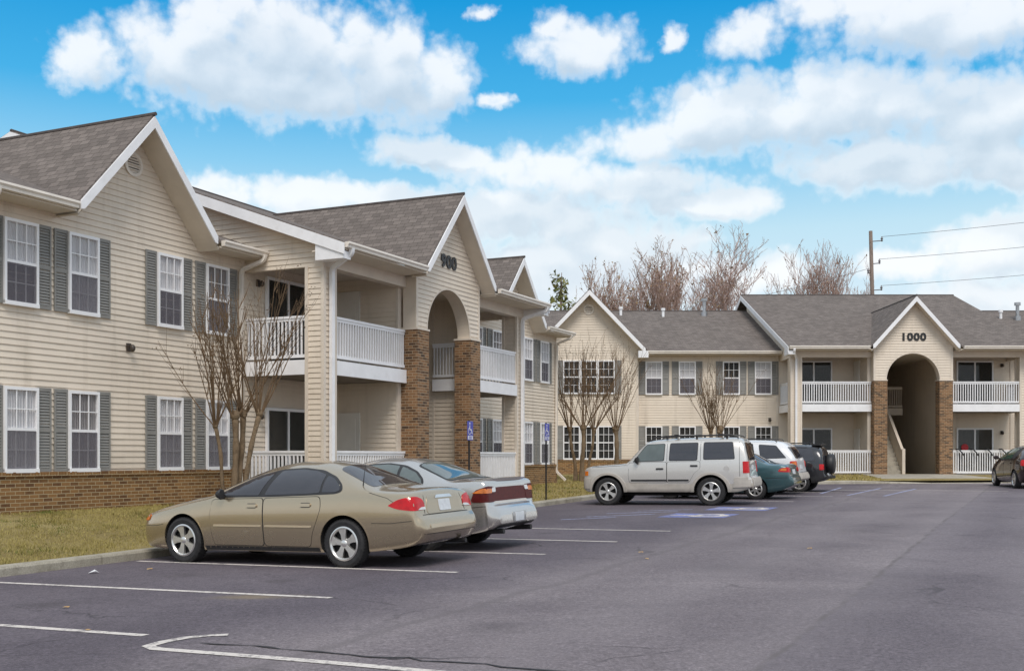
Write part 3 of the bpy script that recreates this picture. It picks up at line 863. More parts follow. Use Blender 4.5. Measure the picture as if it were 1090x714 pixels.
c = nt.mix(nt.math('MULTIPLY', j2, .45), c, (.10, .085, .088))
# rust-coloured oil stain in the empty bay
st = nt.vmath('MULTIPLY', nt.vmath('SUBTRACT', co, tuple(W(9.65, 7.6, 0))), (1.0, 2.2, 0))
stm = nt.math('MULTIPLY', nt.math('SUBTRACT', 1, nt.smooth(nt.math('ADD', nt.vmath('LENGTH', st), nt.math('MULTIPLY', nt.noise(co, 3, 4), .6)), .4, 1.0)), .5)
c = nt.mix(stm, c, (.26, .20, .11))
for (p_, q_, r_, k_) in [(8.4,9.3,.55,.4), (11.2,9.9,.6,.35), (11.0,8.3,.35,.4), (16.4,9.0,.5,.3), (18.7,9.4,.6,.45), (18.9,8.2,.4,.4), (6.1,8.9,.5,.4), (8.6,4.2,.5,.25), (14.0,3.6,.7,.2), (20.5,3.0,.9,.2)]:
    sv = nt.vmath('MULTIPLY', nt.vmath('SUBTRACT', co, tuple(W(p_, q_, 0))), (1/r_, 1/r_, 0))
    sm_ = nt.math('SUBTRACT', 1, nt.smooth(nt.math('ADD', nt.vmath('LENGTH', sv), nt.math('MULTIPLY', nt.noise(co, 4.5, 5, .7), 1.1)), .6, 1.5))
    c = nt.mix(nt.math('MULTIPLY', sm_, k_), c, (.045,.038,.04))
# polished wheel tracks of the driving lane
tk = nt.math('ADD', nt.math('MULTIPLY', nt.math('SINE', nt.math('ADD', nt.math('MULTIPLY', qv, 3.6), nt.math('MULTIPLY', nt.noise(co, .3, 3), 3))), .5), .5)
c = nt.mix(nt.math('MULTIPLY', nt.math('MULTIPLY', tk, nt.math('SUBTRACT', 1, nt.smooth(qv, 4.5, 6))), .16), c, (.30,.265,.27))
nt.put(b.inputs['Base Color'], c)

ds = [.1, .3, .6, 1, 1.6, 2.4, 3.2, 4.2, 6, 9, 15, 30, 60, 140, 500]
kp = kerb_pts(1.0); mb = MB(); vs = []
for (pt, o, bl) in kp:
    base = gzw(pt.x, pt.y)
    for d in ds:
        w = pt + o*d; vs.append((w.x, w.y, lawn_z(base, bl, d)))
n = len(ds)
mb.add(vs, [(i*n+j, (i+1)*n+j, (i+1)*n+j+1, i*n+j+1) for i in range(len(kp)-1) for j in range(n-1)])
lawn_m = mat_ground('winter_lawn', [(.27, .205, .085), (.36, .285, .125), (.19, .15, .06)], (.7, 5, 70), .95, .8)
setting(mb.build('lawn', lawn_m, recalc=True))
# the far country beyond the lot, to the horizon
mb = MB(); mb.box(-1500, 1500, -1500, 1500, -1.4, -1.2); setting(mb.build('ground', lawn_m))

# kerb: poured lengths with joints
mb = MB()
kp = [(W(p, KQ), Vector((-CA, SA, 0))) for p in [-24+i*3.0 for i in range(22)] + [PC-.08]]
kx = [XC+.08] + [XC+.08+3*i for i in range(1, 20)]
def kerb_run(a, b, o, h0, h1):
    t = (b-a).normalized(); a = a + t*.006; b = b - t*.006; r = []
    for w, h in ((a, h0), (b, h1)):
        z = gzw(w.x, w.y)
        r.append([w + o*x + Vector((0,0,z+y)) for x, y in ((0,-.1), (.012,h-.03), (.035,h), (.20,h+.006), (.20,-.1))])
    mb.add(r[0]+r[1], [(0,1,2,3,4), (9,8,7,6,5)] + [(i, i+5, (i+1) % 5+5, (i+1) % 5) for i in range(5)])
for (a, o), (b2, _) in zip(kp[:-1], kp[1:]): kerb_run(a, b2, o, .13, .13)
z = gzw(XC, KY); mb.prism([Vector((XC,KY,z-.1)), Vector((XC,KY,z-.1))+Vector((-CA,SA,0))*.2, Vector((XC-.12,KY+.2,z-.1)), Vector((XC,KY+.2,z-.1))], (0,0,.235))
AP0, AP1 = 15.3, 20.2
for x0, x1 in zip(kx[:-1], kx[1:]):
    h = lambda x: .025 if AP0 < x < AP1 else .13
    kerb_run(Vector((x0,KY,0)), Vector((x1,KY,0)), Vector((0,1,0)), h(x0), h(x1))
kerb_m = mat_ground('kerb_concrete', [(.36, .325, .26), (.47, .43, .355), (.24, .215, .17)], (.8, 3, 50), .9, .4)
setting(mb.build('kerb', kerb_m, smooth=30))
# concrete walk from the breezeway to the lot
mb = MB(); vs = []; rows = [KY+.19, 45.2, 46.2, 47.2, 48.2]
for y in rows:
    t = (y-KY)/(48.2-KY)
    for x in (15.2 - .2*t, 16.4, 17.6, 20.4 - 1.5*t):
        vs.append((x, y, lawn_z(gzw(x, KY), 1, y-KY) + .03 - .05*(1-t)))
mb.add(vs, [(i*4+j, i*4+j+1, i*4+5+j, i*4+4+j) for i in range(4) for j in range(3)])
setting(mb.build('walkway', M['conc']))

# painted bay lines
white_l = mat_line('road_paint_white', (.66, .60, .55), .45)
blue_l = mat_line('road_paint_blue', (.21, .26, .62), 1.9)
pale_l = mat_line('road_paint_pale_blue', (.36, .39, .58), 1.1)
def strip(name, pts, w, mat, dz=.004, ww=None):
    mb = MB(); P = []
    for (a, b2) in zip(pts[:-1], pts[1:]):
        k = max(1, int(math.dist(a, b2)/.5))
        for i in range(k): P.append((a[0]+(b2[0]-a[0])*i/k, a[1]+(b2[1]-a[1])*i/k))
    P.append(pts[-1]); vs = []
    for i, (p, q) in enumerate(P):
        a = P[max(i-1,0)]; b2 = P[min(i+1,len(P)-1)]; dx, dy = b2[0]-a[0], b2[1]-a[1]; L = math.hypot(dx, dy) or 1
        wi = w/2*(1 if ww is None else ww(i/len(P)))
        for s_ in (-1, 1):
            pp, qq = p - dy/L*wi*s_, q + dx/L*wi*s_
            vs.append(W(pp, qq, gz(pp, qq)+dz))
    mb.add(vs, [(2*i, 2*i+1, 2*i+3, 2*i+2) for i in range(len(P)-1)])
    return setting(mb.build(name, mat))
for (pa, qa, pb, qb) in [(7.21,6.82,7.2,12.0), (9.83,6.75,9.79,12.0), (12.49,6.67,12.55,12.02), (15.02,6.56,15.1,12.0), (17.35,6.3,17.65,12.0), (19.8,6.15,20.2,12.0),
                         (31.3,6.2,31.4,12.0), (34.6,5.7,34.7,12.0), (37.6,5.9,37.7,12.0), (4.6,6.9,4.6,12.0), (2.0,7.0,2.0,12.0)]:
    strip('parking_line', [(pa, qa), (pb, qb)], .105, white_l)
strip('parking_line', [(39.4,6.5), (40.0,4.5), (40.3,1.0)], .12, white_l)
strip('island_line', [(7.47,6.16), (7.38,6.30), (7.22,6.40), (7.0,6.43), (6.80,6.40), (6.72,6.25), (6.72,5.9), (6.72,5.2), (6.70,4.4), (6.66,3.6), (6.6,2.4)], .11, white_l, .005)
crk = paint('crack_filler', (.025,.021,.022), .7, .2, 20)
pts = []; q = 6.1; p = 7.08
while q > 1.2: pts.append((p + rnd.uniform(-.05,.05), q)); q -= .16; p -= .004
strip('asphalt_crack', pts, .035, crk, .006, lambda t: .25 + abs(math.sin(t*37)+.5*math.sin(t*91))*.9)
pts = [(6.98,4.3)]; 
for k in range(9): pts.append((7.0+.04*k+rnd.uniform(-.02,.02), 4.25-.09*k+rnd.uniform(-.05,.05)))
strip('asphalt_crack', pts, .02, crk, .006, lambda t: 1.1-t)
# accessible bays: hatched aisle and painted symbols
for (p0, q0, p1, q1) in [(22.6,9.5,23.6,8.6), (23.6,9.3,24.9,8.1), (24.9,9.3,26.0,7.9), (26.0,8.9,26.9,7.8)]:
    strip('aisle_hatching', [(p0,q0), (p1,q1)], .12, pale_l)
for (p0, q0, p1, q1) in [(36.6,6.4,41.9,6.6), (35.5,5.4,41.7,5.2), (35.3,4.3,41.5,4.0)]:
    strip('aisle_hatching', [(p0,q0), (p1,q1)], .10, pale_l)
def access_symbol(pc, qc, sz):
    mb = MB(); k = 6; g = [-sz/2 + sz*i/k for i in range(k+1)]
    mb.add([W(pc+a, qc+b2, gz(pc+a, qc+b2)+.004) for a in g for b2 in g], [(i*(k+1)+j, (i+1)*(k+1)+j, (i+1)*(k+1)+j+1, i*(k+1)+j+1) for i in range(k) for j in range(k)])
    setting(mb.build('accessible_bay_square', blue_l))
    u = sz*.5       # symbol axes: x to the right seen from the lot (+p), y towards the kerb (+q)
    T = lambda x, y: (pc + x*u, qc + y*u)
    strip('accessible_bay_symbol', [T(-.12,.45), T(-.10,.0), T(.28,0), T(.48,-.5), T(.68,-.45)], .16*sz, white_l, .008)
    ring = [T(-.05+.5*math.cos(a), -.28+.5*math.sin(a)) for a in [R(120)+R(235)*i/16 for i in range(17)]]
    strip('accessible_bay_symbol', ring, .13*sz, white_l, .008)
    strip('accessible_bay_symbol', [T(-.22,.66), T(-.02,.66)], .2*sz, white_l, .008)
access_symbol(24.5, 6.95, 1.5); access_symbol(27.4, 6.7, 1.5)

# short winter grass on the lawn
blades = MB(); gr = random.Random(3)
gm = [mat_leafcol('grass_straw', (.40,.325,.12), (.30,.24,.075)), mat_leafcol('grass_olive', (.24,.205,.06), (.165,.15,.038)), mat_leafcol('grass_green', (.06,.12,.015), (.085,.14,.02))]
def blade(pt, h, wdt, mat):
    a = gr.uniform(0, 6.28); dx, dy = math.cos(a)*wdt, math.sin(a)*wdt; lean = gr.uniform(.1, .9)*h; b2 = gr.uniform(0, 6.28)
    blades.add([(pt[0]-dx, pt[1]-dy, pt[2]), (pt[0]+dx, pt[1]+dy, pt[2]), (pt[0]+math.cos(b2)*lean, pt[1]+math.sin(b2)*lean, pt[2]+h)], [(0,1,2)], mat)
from mathutils import noise as mnoise
def pick(w):
    v = mnoise.noise(Vector((w.x*.9, w.y*.9, 0))) + .5*mnoise.noise(Vector((w.x*3, w.y*3, 5)))
    r = gr.random()*.9 - .45 + v
    return 0 if r < .28 else (1 if r < .85 else 2)
for i in range(52000):
    p = gr.uniform(9, 20); d = .22 + gr.random()*3.75; w = W(p, KQ+d)
    if mnoise.noise(Vector((w.x*.55, w.y*.55, 3))) + .6*mnoise.noise(Vector((w.x*2.2, w.y*2.2, 7))) > .30 and gr.random() < .85: continue
    h = gr.uniform(.02, .055)*(1.3 if mnoise.noise(Vector((w.x*1.5, w.y*1.5, 9))) > .15 else .8)
    blade((w.x, w.y, lawn_z(gz(p, KQ), 0, d)-.004), h, .006, pick(w))
for i in range(16000):
    p = gr.uniform(20, 43); d = .22 + gr.random()*6; w = W(p, KQ+d)
    blade((w.x, w.y, lawn_z(gz(p, KQ), 0 if p < 37 else (p-37)/(PC-37), d)-.004), gr.uniform(.03, .08), .014, 2 if (d > 1.4 and 26 < p < 31 and gr.random() < .7) else pick(w))
for i in range(9000):
    x = gr.uniform(8, 30); d = .22 + gr.random()*3.6
    if 15 < x < 20.6: continue
    w = Vector((x, KY+d, 0)); blade((x, KY+d, lawn_z(gzw(x, KY), 1, d)-.004), gr.uniform(.03, .09), .02, 0 if gr.random() < .6 else pick(w))
g = blades.build('grass', gm, recalc=False, uv=False)
tag(g, 'short yellowing winter grass on the lawn strips beside the kerb', 'grass', kind='stuff')

# fallen leaves on the asphalt
lm = mat_leafcol('dry_leaf', (.42,.24,.10), (.52,.36,.16))
lv = MB(); lv.add([(0,-.06,0), (.045,-.01,.012), (.03,.05,.0), (0,.075,.02), (-.035,.045,.004), (-.045,-.015,.014)], [(0,1,2,3,4,5)])
leaf0 = None
for (p, q) in [(14.7,4.9), (15.6,5.3), (7.25,7.5), (11.6,10.9), (16.8,3.1), (8.3,8.9)]:
    if leaf0 is None: leaf0 = o = lv.build('fallen_leaf', lm)
    else: o = leaf0.copy(); COL.objects.link(o)
    o.location = W(p, q, gz(p, q)+.008); o.rotation_euler = (0,0,gr.uniform(0,6)); s_ = gr.uniform(.5,.75); o.scale = (s_,s_,s_)
    tag(o, 'dry brown fallen leaf lying on the open asphalt', 'leaf', 'fallen leaves on the asphalt')
mb = MB(); mb.add([(-.06,-.04,.0), (.05,-.05,.03), (.07,.03,.0), (.0,.05,.04), (-.05,.03,.01)], [(0,1,2,3,4)])
o = mb.build('paper_scrap', M['white']); o.location = W(11.0, 11.3, gz(11.0, 11.3)+.008)
tag(o, 'scrap of white paper on the asphalt near the kerb', 'litter')

# ---------------------------------------------------------------- cars
def pchip(pts):
    xs = [p[0] for p in pts]; ys = [p[1] for p in pts]; n = len(xs)
    h = [xs[i+1]-xs[i] for i in range(n-1)]; d = [(ys[i+1]-ys[i])/h[i] for i in range(n-1)]
    m = [0]*n; m[0] = d[0]; m[-1] = d[-1]
    for i in range(1, n-1):
        if d[i-1]*d[i] > 0:
            w1, w2 = 2*h[i]+h[i-1], h[i]+2*h[i-1]; m[i] = (w1+w2)/(w1/d[i-1]+w2/d[i])
    def f(x):
        if x <= xs[0]: return ys[0]
        if x >= xs[-1]: return ys[-1]
        i = max(k for k in range(n-1) if xs[k] <= x); t = (x-xs[i])/h[i]
        return (ys[i]*(2*t**3-3*t*t+1) + h[i]*m[i]*(t**3-2*t*t+t) + ys[i+1]*(-2*t**3+3*t*t) + h[i]*m[i+1]*(t**3-t*t))
    return f
def fillet(pts, r, n=5):
    out = []
    k = len(pts)
    for i in range(k):
        a, b, c = Vector(pts[i-1]), Vector(pts[i]), Vector(pts[(i+1) % k])
        rr = r[i] if isinstance(r, (list, tuple)) else r
        d1 = min(rr, (a-b).length*.48); d2 = min(rr, (c-b).length*.48)
        p0 = b+(a-b).normalized()*d1; p1 = b+(c-b).normalized()*d2
        for j in range(n+1):
            t = j/n; out.append(tuple(p0*(1-t)**2 + b*2*t*(1-t) + p1*t*t))
    return out
def densify(pts, h):
    out = []
    for a, b in zip(pts, pts[1:]+pts[:1]):
        k = max(1, int(math.dist(a, b)/h))
        for i in range(k): out.append((a[0]+(b[0]-a[0])*i/k, a[1]+(b[1]-a[1])*i/k))
    return out

CM = dict(
    glass=mat_glass('car_glass_tinted', (.030,.028,.034), .025, 1, 1.0),
    glasslt=mat_glass('car_glass_clear', (.10,.12,.115), .04, 1, .9),
    rubber=paint('tyre_rubber', (.022,.021,.022), .85, .25, 12, ((.10,.09,.08), .35)),
    well=paint('wheel_well', (.012,.011,.011), .9, .2, 8),
    alloy=paint('alloy_wheel', (.74,.72,.69), .3, .08, 6, ((.2,.17,.14), .35), metal=.85),
    plastic=paint('black_plastic', (.022,.021,.022), .5, .2, 12),
    chrome=paint('chrome', (.75,.75,.76), .12, .05, 6, metal=1.),
    red=paint('tail_lamp_red', (.50,.006,.010), .18, .15, 14, coat=.2, spec=.35),
    darkred=paint('tail_lamp_dark_red', (.085,.010,.010), .35, .2, 14, spec=.2),
    amber=paint('lamp_amber', (.60,.16,.02), .16, .2, 14, coat=.3, spec=.4),
    lens=paint('lamp_clear', (.62,.62,.62), .1, .1, 14, metal=.4, coat=1),
    plate=paint('licence_plate', (.62,.64,.66), .4, .08, 18, ((.2,.25,.4), .25)),
    seam=paint('panel_gap', (.02,.018,.016), .8, .1, 6),
)

class Car:
    def __init__(s, name, label, cat, L, top, w, belt, bot, wheels, paintm, n=2.6, tum=.20, group=None, clad=None, arch=.055, low=.07, sh=.045, nfun=None):
        s.root = thing(name, label, cat, group=group); s.L = L; s.paint = paintm
        s.top, s.w, s.belt, s.bot = pchip(top), pchip(w), pchip(belt), pchip(bot)
        s.sf, s.sr, s.r, s.tw, s.yt = wheels; s.sm = (s.sf+s.sr)/2
        NS = 120; ss = [L*(.5-.5*math.cos(math.pi*i/NS)) for i in range(NS+1)]
        ss = sorted(set(round(x, 5) for x in ss + [L*i/110 for i in range(111)]))
        mb = MB(); rows = []
        for x in ss:
            zt, w_, zb = s.top(x), s.w(x), s.bot(x); zl = min(s.belt(x), zt-.02*min(1, (zt-zb)/.1)); nn = nfun(x) if nfun else n
            half = []
            for k in range(3): half.append((w_*(1-low)*.93*k/3, zb))
            NA, NB = 14, 20
            for k in range(NA+1):
                t = k/NA; ez = zb + (zl-zb)*t
                y = w_*(1 - low*(1-t)**3 - sh*t**5)
                if k == 0: y *= .97
                half.append((y, ez))
            yb = w_*(1-sh)
            for k in range(1, NB+1):
                ph = math.pi/2*k/NB; cz = math.sin(ph)**(2/nn); cy = max(0, math.cos(ph))**(2/nn)
                z = zl + (zt-zl)*cz; y = yb*cy*(1 - tum*(z-zl)/.45)
                half.append((y, z))
            rows.append([(x, y, z) for y, z in half] + [(x, -y, z) for y, z in half[-2:0:-1]])
        m = len(rows[0])
        mb.add([v for r in rows for v in r], [(i*m+j, i*m+(j+1) % m, (i+1)*m+(j+1) % m, (i+1)*m+j) for i in range(len(rows)-1) for j in range(m)] +
               [list(range(m))[::-1], [(len(rows)-1)*m+j for j in range(m)]])
        s.bvh = BVHTree.FromPolygons([Vector(v) for v in mb.v], mb.f)
        body = mb.build('body', [paintm, CM['well'], clad or paintm], s.root, uv=False)
        s.body = body
        s.clad = clad
        # wheel openings
        ct = MB(); Ra = s.r + arch
        for sx in (s.sf, s.sr):
            for sd in (-1, 1):
                y0, y1 = sd*(s.yt/2 - s.tw*.9), sd*1.4
                prof = [(.0001, y0), (Ra, y0), (Ra, y1), (.0001, y1)]
                ct.lathe(prof, 40, 'y', (sx, 0, s.r+.01), 1)
        co_ = ct.build('cut', [paintm, CM['well']], uv=False)
        md = body.modifiers.new('b', 'BOOLEAN'); md.object = co_; md.operation = 'DIFFERENCE'; md.solver = 'EXACT'
        dg = bpy.context.evaluated_depsgraph_get(); me = bpy.data.meshes.new_from_object(body.evaluated_get(dg))
        body.modifiers.clear(); body.data = me; bpy.data.objects.remove(co_)
        me.polygons.foreach_set('use_smooth', [True]*len(me.polygons)); me.set_sharp_from_angle(angle=R(38))
        body.location.x = -s.sm
        s.Ra = Ra
    def fin(s, mb, name, mats, parent=None, smooth=45):
        o = mb.build(name, mats, parent or s.root, smooth=smooth, uv=False)
        if parent is None: o.location.x = -s.sm
        return o
    def cladding(s, z):
        for p in s.body.data.polygons:
            if p.material_index == 0 and p.center.z < z: p.material_index = 2
    def overlay(s, mb, poly, ang=-90, pivot=(0,0), off=.005, h=.05, mirror=False, top=False, mat=0, skirt=.03):
        """lay an outline on the body from one direction (a real panel standing off the surface)"""
        pts = densify(poly, h); nb = len(pts)
        xs = [p[0] for p in pts]; ys = [p[1] for p in pts]
        inner = []
        x = min(xs) + h/2
        while x < max(xs):
            y = min(ys) + h/2
            while y < max(ys):
                ins = False
                for i in range(nb):
                    (x0, y0), (x1, y1) = pts[i-1], pts[i]
                    if (y0 > y) != (y1 > y) and x < (x1-x0)*(y-y0)/(y1-y0)+x0: ins = not ins
                if ins and min(math.dist((x, y), p) for p in pts) > h*.45: inner.append((x, y))
                y += h
            x += h
        vv, _, ff, *_ = delaunay_2d_cdt([Vector(p) for p in pts+inner], [], [list(range(nb))], 1, 1e-5)
        if top: d = Vector((0,0,1)); e1 = Vector((1,0,0)); e2 = Vector((0,1,0)); O = Vector((0,0,0))
        else:
            a = R(ang); d = Vector((math.cos(a), math.sin(a), 0)); e1 = Vector((-math.sin(a), math.cos(a), 0)); e2 = Vector((0,0,1)); O = Vector((pivot[0], pivot[1], 0))
        P = []; ok = []
        for v in vv:
            o = O + e1*v[0] + e2*v[1] + d*6
            hit, nrm, i, _ = s.bvh.ray_cast(o, -d)
            if hit is None: P.append(Vector()); ok.append(None); continue
            if nrm.dot(d) < 0: nrm = -nrm
            P.append(hit + nrm*off); ok.append(nrm)
        good = [f for f in ff if all(ok[i] is not None for i in f)]
        comp = {}
        def root_(i):
            while comp.setdefault(i, i) != i: i = comp[i]
            return i
        for f in good:
            for i in f[1:]:
                a, b = root_(f[0]), root_(i)
                if a != b: comp[a] = b
        cnt = {}
        for f in good: r_ = root_(f[0]); cnt[r_] = cnt.get(r_, 0) + 1
        if cnt: big_ = max(cnt.values()); good = [f for f in good if cnt[root_(f[0])] > .5*big_]
        edges = {}
        for f in good:
            for a, b in zip(f, list(f[1:])+[f[0]]): edges[(a, b)] = edges.get((a, b), 0) + 1
        bd = [e for e in edges if (e[1], e[0]) not in edges]
        base = len(P); low = {}
        for e in bd:
            for i in e:
                if i not in low: low[i] = len(P); P.append(P[i] - ok[i]*(off+skirt))
        faces = [list(f) for f in good] + [[a, low[a], low[b], b][::-1] for a, b in bd]
        if mirror != 'only': mb.add(P, faces, mat)
        if mirror: mb.add([(p.x, -p.y, p.z) for p in P], [f[::-1] for f in faces], mat)
    def door(s, poly, handle, hmat=None, hs=(.09,.022), r=.05, recess=False):
        P = fillet(poly, r); cx_ = sum(p[0] for p in P)/len(P); cz_ = sum(p[1] for p in P)/len(P)
        kx = 1+.018/(max(p[0] for p in P)-min(p[0] for p in P)); kz = 1+.018/(max(p[1] for p in P)-min(p[1] for p in P))
        big = [(cx_+(a-cx_)*kx, cz_+(b-cz_)*kz) for a, b in P]
        for sd in (False, 'only'):
            m = MB(); s.overlay(m, big, off=.0012, h=.09, mirror=sd, mat=1, skirt=.002); s.overlay(m, P, off=.0045, h=.06, mirror=sd, skirt=.003)
            o = s.fin(m, 'door', [s.paint, CM['seam']])
            m = MB(); x, z = handle
            if recess: s.overlay(m, fillet([(x-.085,z-.032), (x+.085,z-.032), (x+.085,z+.034), (x-.085,z+.034)], .03), off=.0075, h=.05, mirror=sd, mat=1)
            s.overlay(m, rounded(x-hs[0], x+hs[0], z-hs[1], z+hs[1], .018), off=.024, h=.05, mirror=sd)
            s.fin(m, 'handle', [hmat or s.paint, CM['plastic']], o)
    def line(s, mb, pts, w=.008, ang=-90, pivot=(0,0), off=.002, mirror=True, top=False, mat=0):
        for a, b in zip(pts[:-1], pts[1:]):
            a = Vector(a); b = Vector(b); t = (b-a).normalized()*(w*.3); n = Vector((-(b-a).y, (b-a).x)).normalized()*w/2
            s.overlay(mb, [tuple(a-t-n), tuple(b+t-n), tuple(b+t+n), tuple(a-t+n)], ang, pivot, off, .06, mirror, top, mat, .004)
    def panel(s, name, poly, mat, **kw):
        mb = MB(); parent = kw.pop('parent', None); s.overlay(mb, poly, **kw); return s.fin(mb, name, mat, parent)
    def wheels(s, spokes=5, rim_r=.68, style='star', alloy=None, sides=(-1, 1)):
        alloy = alloy or CM['alloy']; proto = None; r, tw = s.r, s.tw
        for sx in (s.sf, s.sr):
            for sd in sides:
                if proto is None or sd not in proto:
                    t = MB(); rr = r*rim_r
                    prof = [(rr-.01, tw*.42), (rr+.01, tw*.47), (rr+(r-rr)*.45, tw*.53), (r-.035, tw*.49), (r-.008, tw*.40), (r, tw*.2), (r, -tw*.2), (r-.008, -tw*.40), (r-.035, -tw*.49), (rr, -tw*.45), (rr-.02, 0)]
                    t.lathe([(a, -sd*b if sd < 0 else -b*-1) for a, b in prof], 44, 'y', closed=True)
                    for k in range(46):        # tread grooves as raised lugs
                        a = 2*math.pi*k/46
                        t.obox((math.cos(a)*(r-.001), 0, math.sin(a)*(r-.001)), (-math.sin(a)*.014, 0, math.cos(a)*.014), (0, tw*.40, 0), (math.cos(a)*.004, 0, math.sin(a)*.004))
                    o = t.build('wheel', CM['rubber'], s.root, smooth=40, uv=False)
                    m = MB(); f = sd*tw*.36
                    m.lathe([(rr-.012, f+sd*.03), (rr+.006, f+sd*.022), (rr+.004, f-sd*.03), (rr-.03, f-sd*.02), (rr-.03, f+sd*.008), (rr-.012, f+sd*.03)], 44, 'y')
                    m.lathe([(.0001, f+sd*.022), (.035, f+sd*.022), (.05, f+sd*.012), (.075, f-sd*.02)], 24, 'y')
                    for k in range(spokes):
                        a = 2*math.pi*k/spokes + .3; ca, sa = math.cos(a), math.sin(a)
                        q = [(.03, -.028), (rr*.55, -.040 if style == 'star' else -.022), (rr-.016, -.072 if style == 'star' else -.04)]
                        lo = [(u*ca - v*sa, f-.0-sd*.03, u*sa + v*ca) for u, v in q] + [(u*ca + v*sa, f-sd*.03, u*sa - v*ca) for u, v in q[::-1]]
                        dep = [.045, .034, .045, .045, .034, .045]
                        n_ = len(lo); vs = lo + [(x, y + sd*dd, z) for (x, y, z), dd in zip(lo, dep)]
                        m.add(vs, [list(range(n_)), [n_+i for i in range(n_)][::-1]] + [(i, (i+1) % n_, n_+(i+1) % n_, n_+i) for i in range(n_)])
                    ro = m.build('rim', alloy, o, smooth=35, uv=False)
                    b = MB(); b.lathe([(.0001, f-sd*.055), (rr-.02, f-sd*.055)], 32, 'y'); b.lathe([(.0001, f-sd*.045), (rr*.62, f-sd*.045), (rr*.62, f-sd*.05)], 32, 'y')
                    b.build('brake_disc', CM['well'], o, uv=False)
                    proto = proto or {}; proto[sd] = o
                else: o = dup_tree(proto[sd], s.root)
                o.location = (sx-s.sm, sd*(s.yt/2 + .0), s.r)
                o.rotation_euler = (0, rnd.uniform(0, 1.2), 0)
    def mirror_cap(s, x, z, mat, size=(.085,.10,.07)):
        m = MB()
        y = -(s.w(x)*(1-.05)+.06)
        for sd in (1, -1):
            b0 = len(m.v); m.blob((x, sd*(y-.03), z), size, n=10)
            for i in range(b0, len(m.v)):      # flat glass side at the back, rounded shell to the front
                v = m.v[i]; dx = v[0]-x
                if dx > size[0]*.35: dx = size[0]*.35
                m.v[i] = (x+dx, v[1], z+(v[2]-z)*(1.12 if dx > 0 else .95))
            m.obox((x-.03, sd*(y+.06), z-.03), (.03,0,0), (0,.07,0), (0,0,.02))
        return s.fin(m, 'side_mirror', mat)
    def flare(s, w, off, mat, name='wheel_arch', a0=-12, a1=192, flat=0):
        m = MB()
        for sx in (s.sf, s.sr):
            pts = []
            for i in range(25):
                a = R(a0 + (a1-a0)*i/24); pts.append((sx+math.cos(a)*(s.Ra+w), s.r+math.sin(a)*(s.Ra+w)*(1-flat)))
            for i in range(25):
                a = R(a1 - (a1-a0)*i/24); pts.append((sx+math.cos(a)*(s.Ra+.002), s.r+math.sin(a)*(s.Ra+.002)))
            s.overlay(m, pts, off=off, h=.05, mirror=True, skirt=.02)
        return s.fin(m, name, mat)
    def place(s, p, q, rot=-25.3, world=None):
        if world is None: X = W(p, q)
        else: X = Vector(world)
        P_, Q_ = PQ(X.x, X.y)
        e = .8
        a = R(rot); fx = Vector((math.cos(a), math.sin(a), 0)); fy = Vector((-math.sin(a), math.cos(a), 0))
        g = lambda v: gzw(v.x, v.y)
        tx = (g(X+fx*e)-g(X-fx*e))/(2*e); ty = (g(X+fy*e)-g(X-fy*e))/(2*e)
        xax = (fx + Vector((0,0,tx))).normalized(); yax = (fy + Vector((0,0,ty))); zax = xax.cross(yax).normalized(); yax = zax.cross(xax)
        mt = Matrix((xax, yax, zax)).transposed()
        s.root.location = (X.x, X.y, g(X)); s.root.rotation_euler = mt.to_euler()

def rounded(x0, x1, z0, z1, r=.03): return fillet([(x0,z0), (x1,z0), (x1,z1), (x0,z1)], r)
def arcpts(cx, cz, r, a0, a1, n=10): return [(cx+r*math.cos(R(a0+(a1-a0)*i/n)), cz+r*math.sin(R(a0+(a1-a0)*i/n))) for i in range(n+1)]

# --- gold sedan in the foreground
gold = mat_car('paint_champagne', (.475, .385, .265), .75, .24)
c = Car('parked_car', 'champagne gold sedan nearest the camera, nose to the kerb beside the bare tree', 'car', 5.02,
    top=[(0,.56), (.03,.63), (.10,.69), (.3,.76), (.7,.86), (1.1,.935), (1.42,.985), (1.7,1.13), (2.05,1.285), (2.4,1.385), (2.75,1.425), (3.1,1.425), (3.45,1.375), (3.8,1.255), (4.1,1.13), (4.3,1.065), (4.5,1.05), (4.72,1.04), (4.82,1.01), (4.87,.90), (4.91,.72), (4.96,.665), (5.0,.62), (5.02,.56)],
    w=[(0,.50), (.05,.62), (.2,.76), (.5,.855), (.9,.905), (1.6,.928), (2.6,.93), (3.6,.925), (4.2,.90), (4.6,.875), (4.85,.835), (4.96,.79), (5.0,.75), (5.02,.68)],
    belt=[(0,.52), (.3,.66), (.8,.76), (1.3,.86), (1.7,.915), (2.6,.94), (3.5,.965), (4.0,.985), (4.5,.955), (4.8,.93), (5.02,.54)],
    bot=[(0,.44), (.05,.30), (.3,.20), (.8,.19), (3.9,.20), (4.5,.25), (4.9,.33), (5.02,.46)],
    wheels=(1.03, 3.83, .325, .215, 1.60), paintm=gold, n=2.5, tum=.235)
glass_o = fillet([(1.60,.935), (1.86,1.075), (2.2,1.225), (2.55,1.315), (2.95,1.335), (3.3,1.30), (3.58,1.21), (3.76,1.10), (3.80,1.02), (3.70,.985), (3.2,.965), (2.6,.945)], .06)
c.panel('window_trim', glass_o, CM['plastic'], off=.003, mirror=True)
for poly in ([(1.68,.962), (1.90,1.082), (2.22,1.210), (2.50,1.285), (2.40,.965)],
             [(2.50,.968), (2.60,1.293), (2.95,1.310), (3.22,1.285), (3.40,1.235), (3.43,1.0), (3.2,.985)],
             [(3.465,1.003), (3.44,1.225), (3.57,1.185), (3.72,1.09), (3.755,1.03), (3.69,1.008)]):
    c.panel('side_window', fillet(poly, .025, 3), CM['glass'], off=.007, mirror=True)
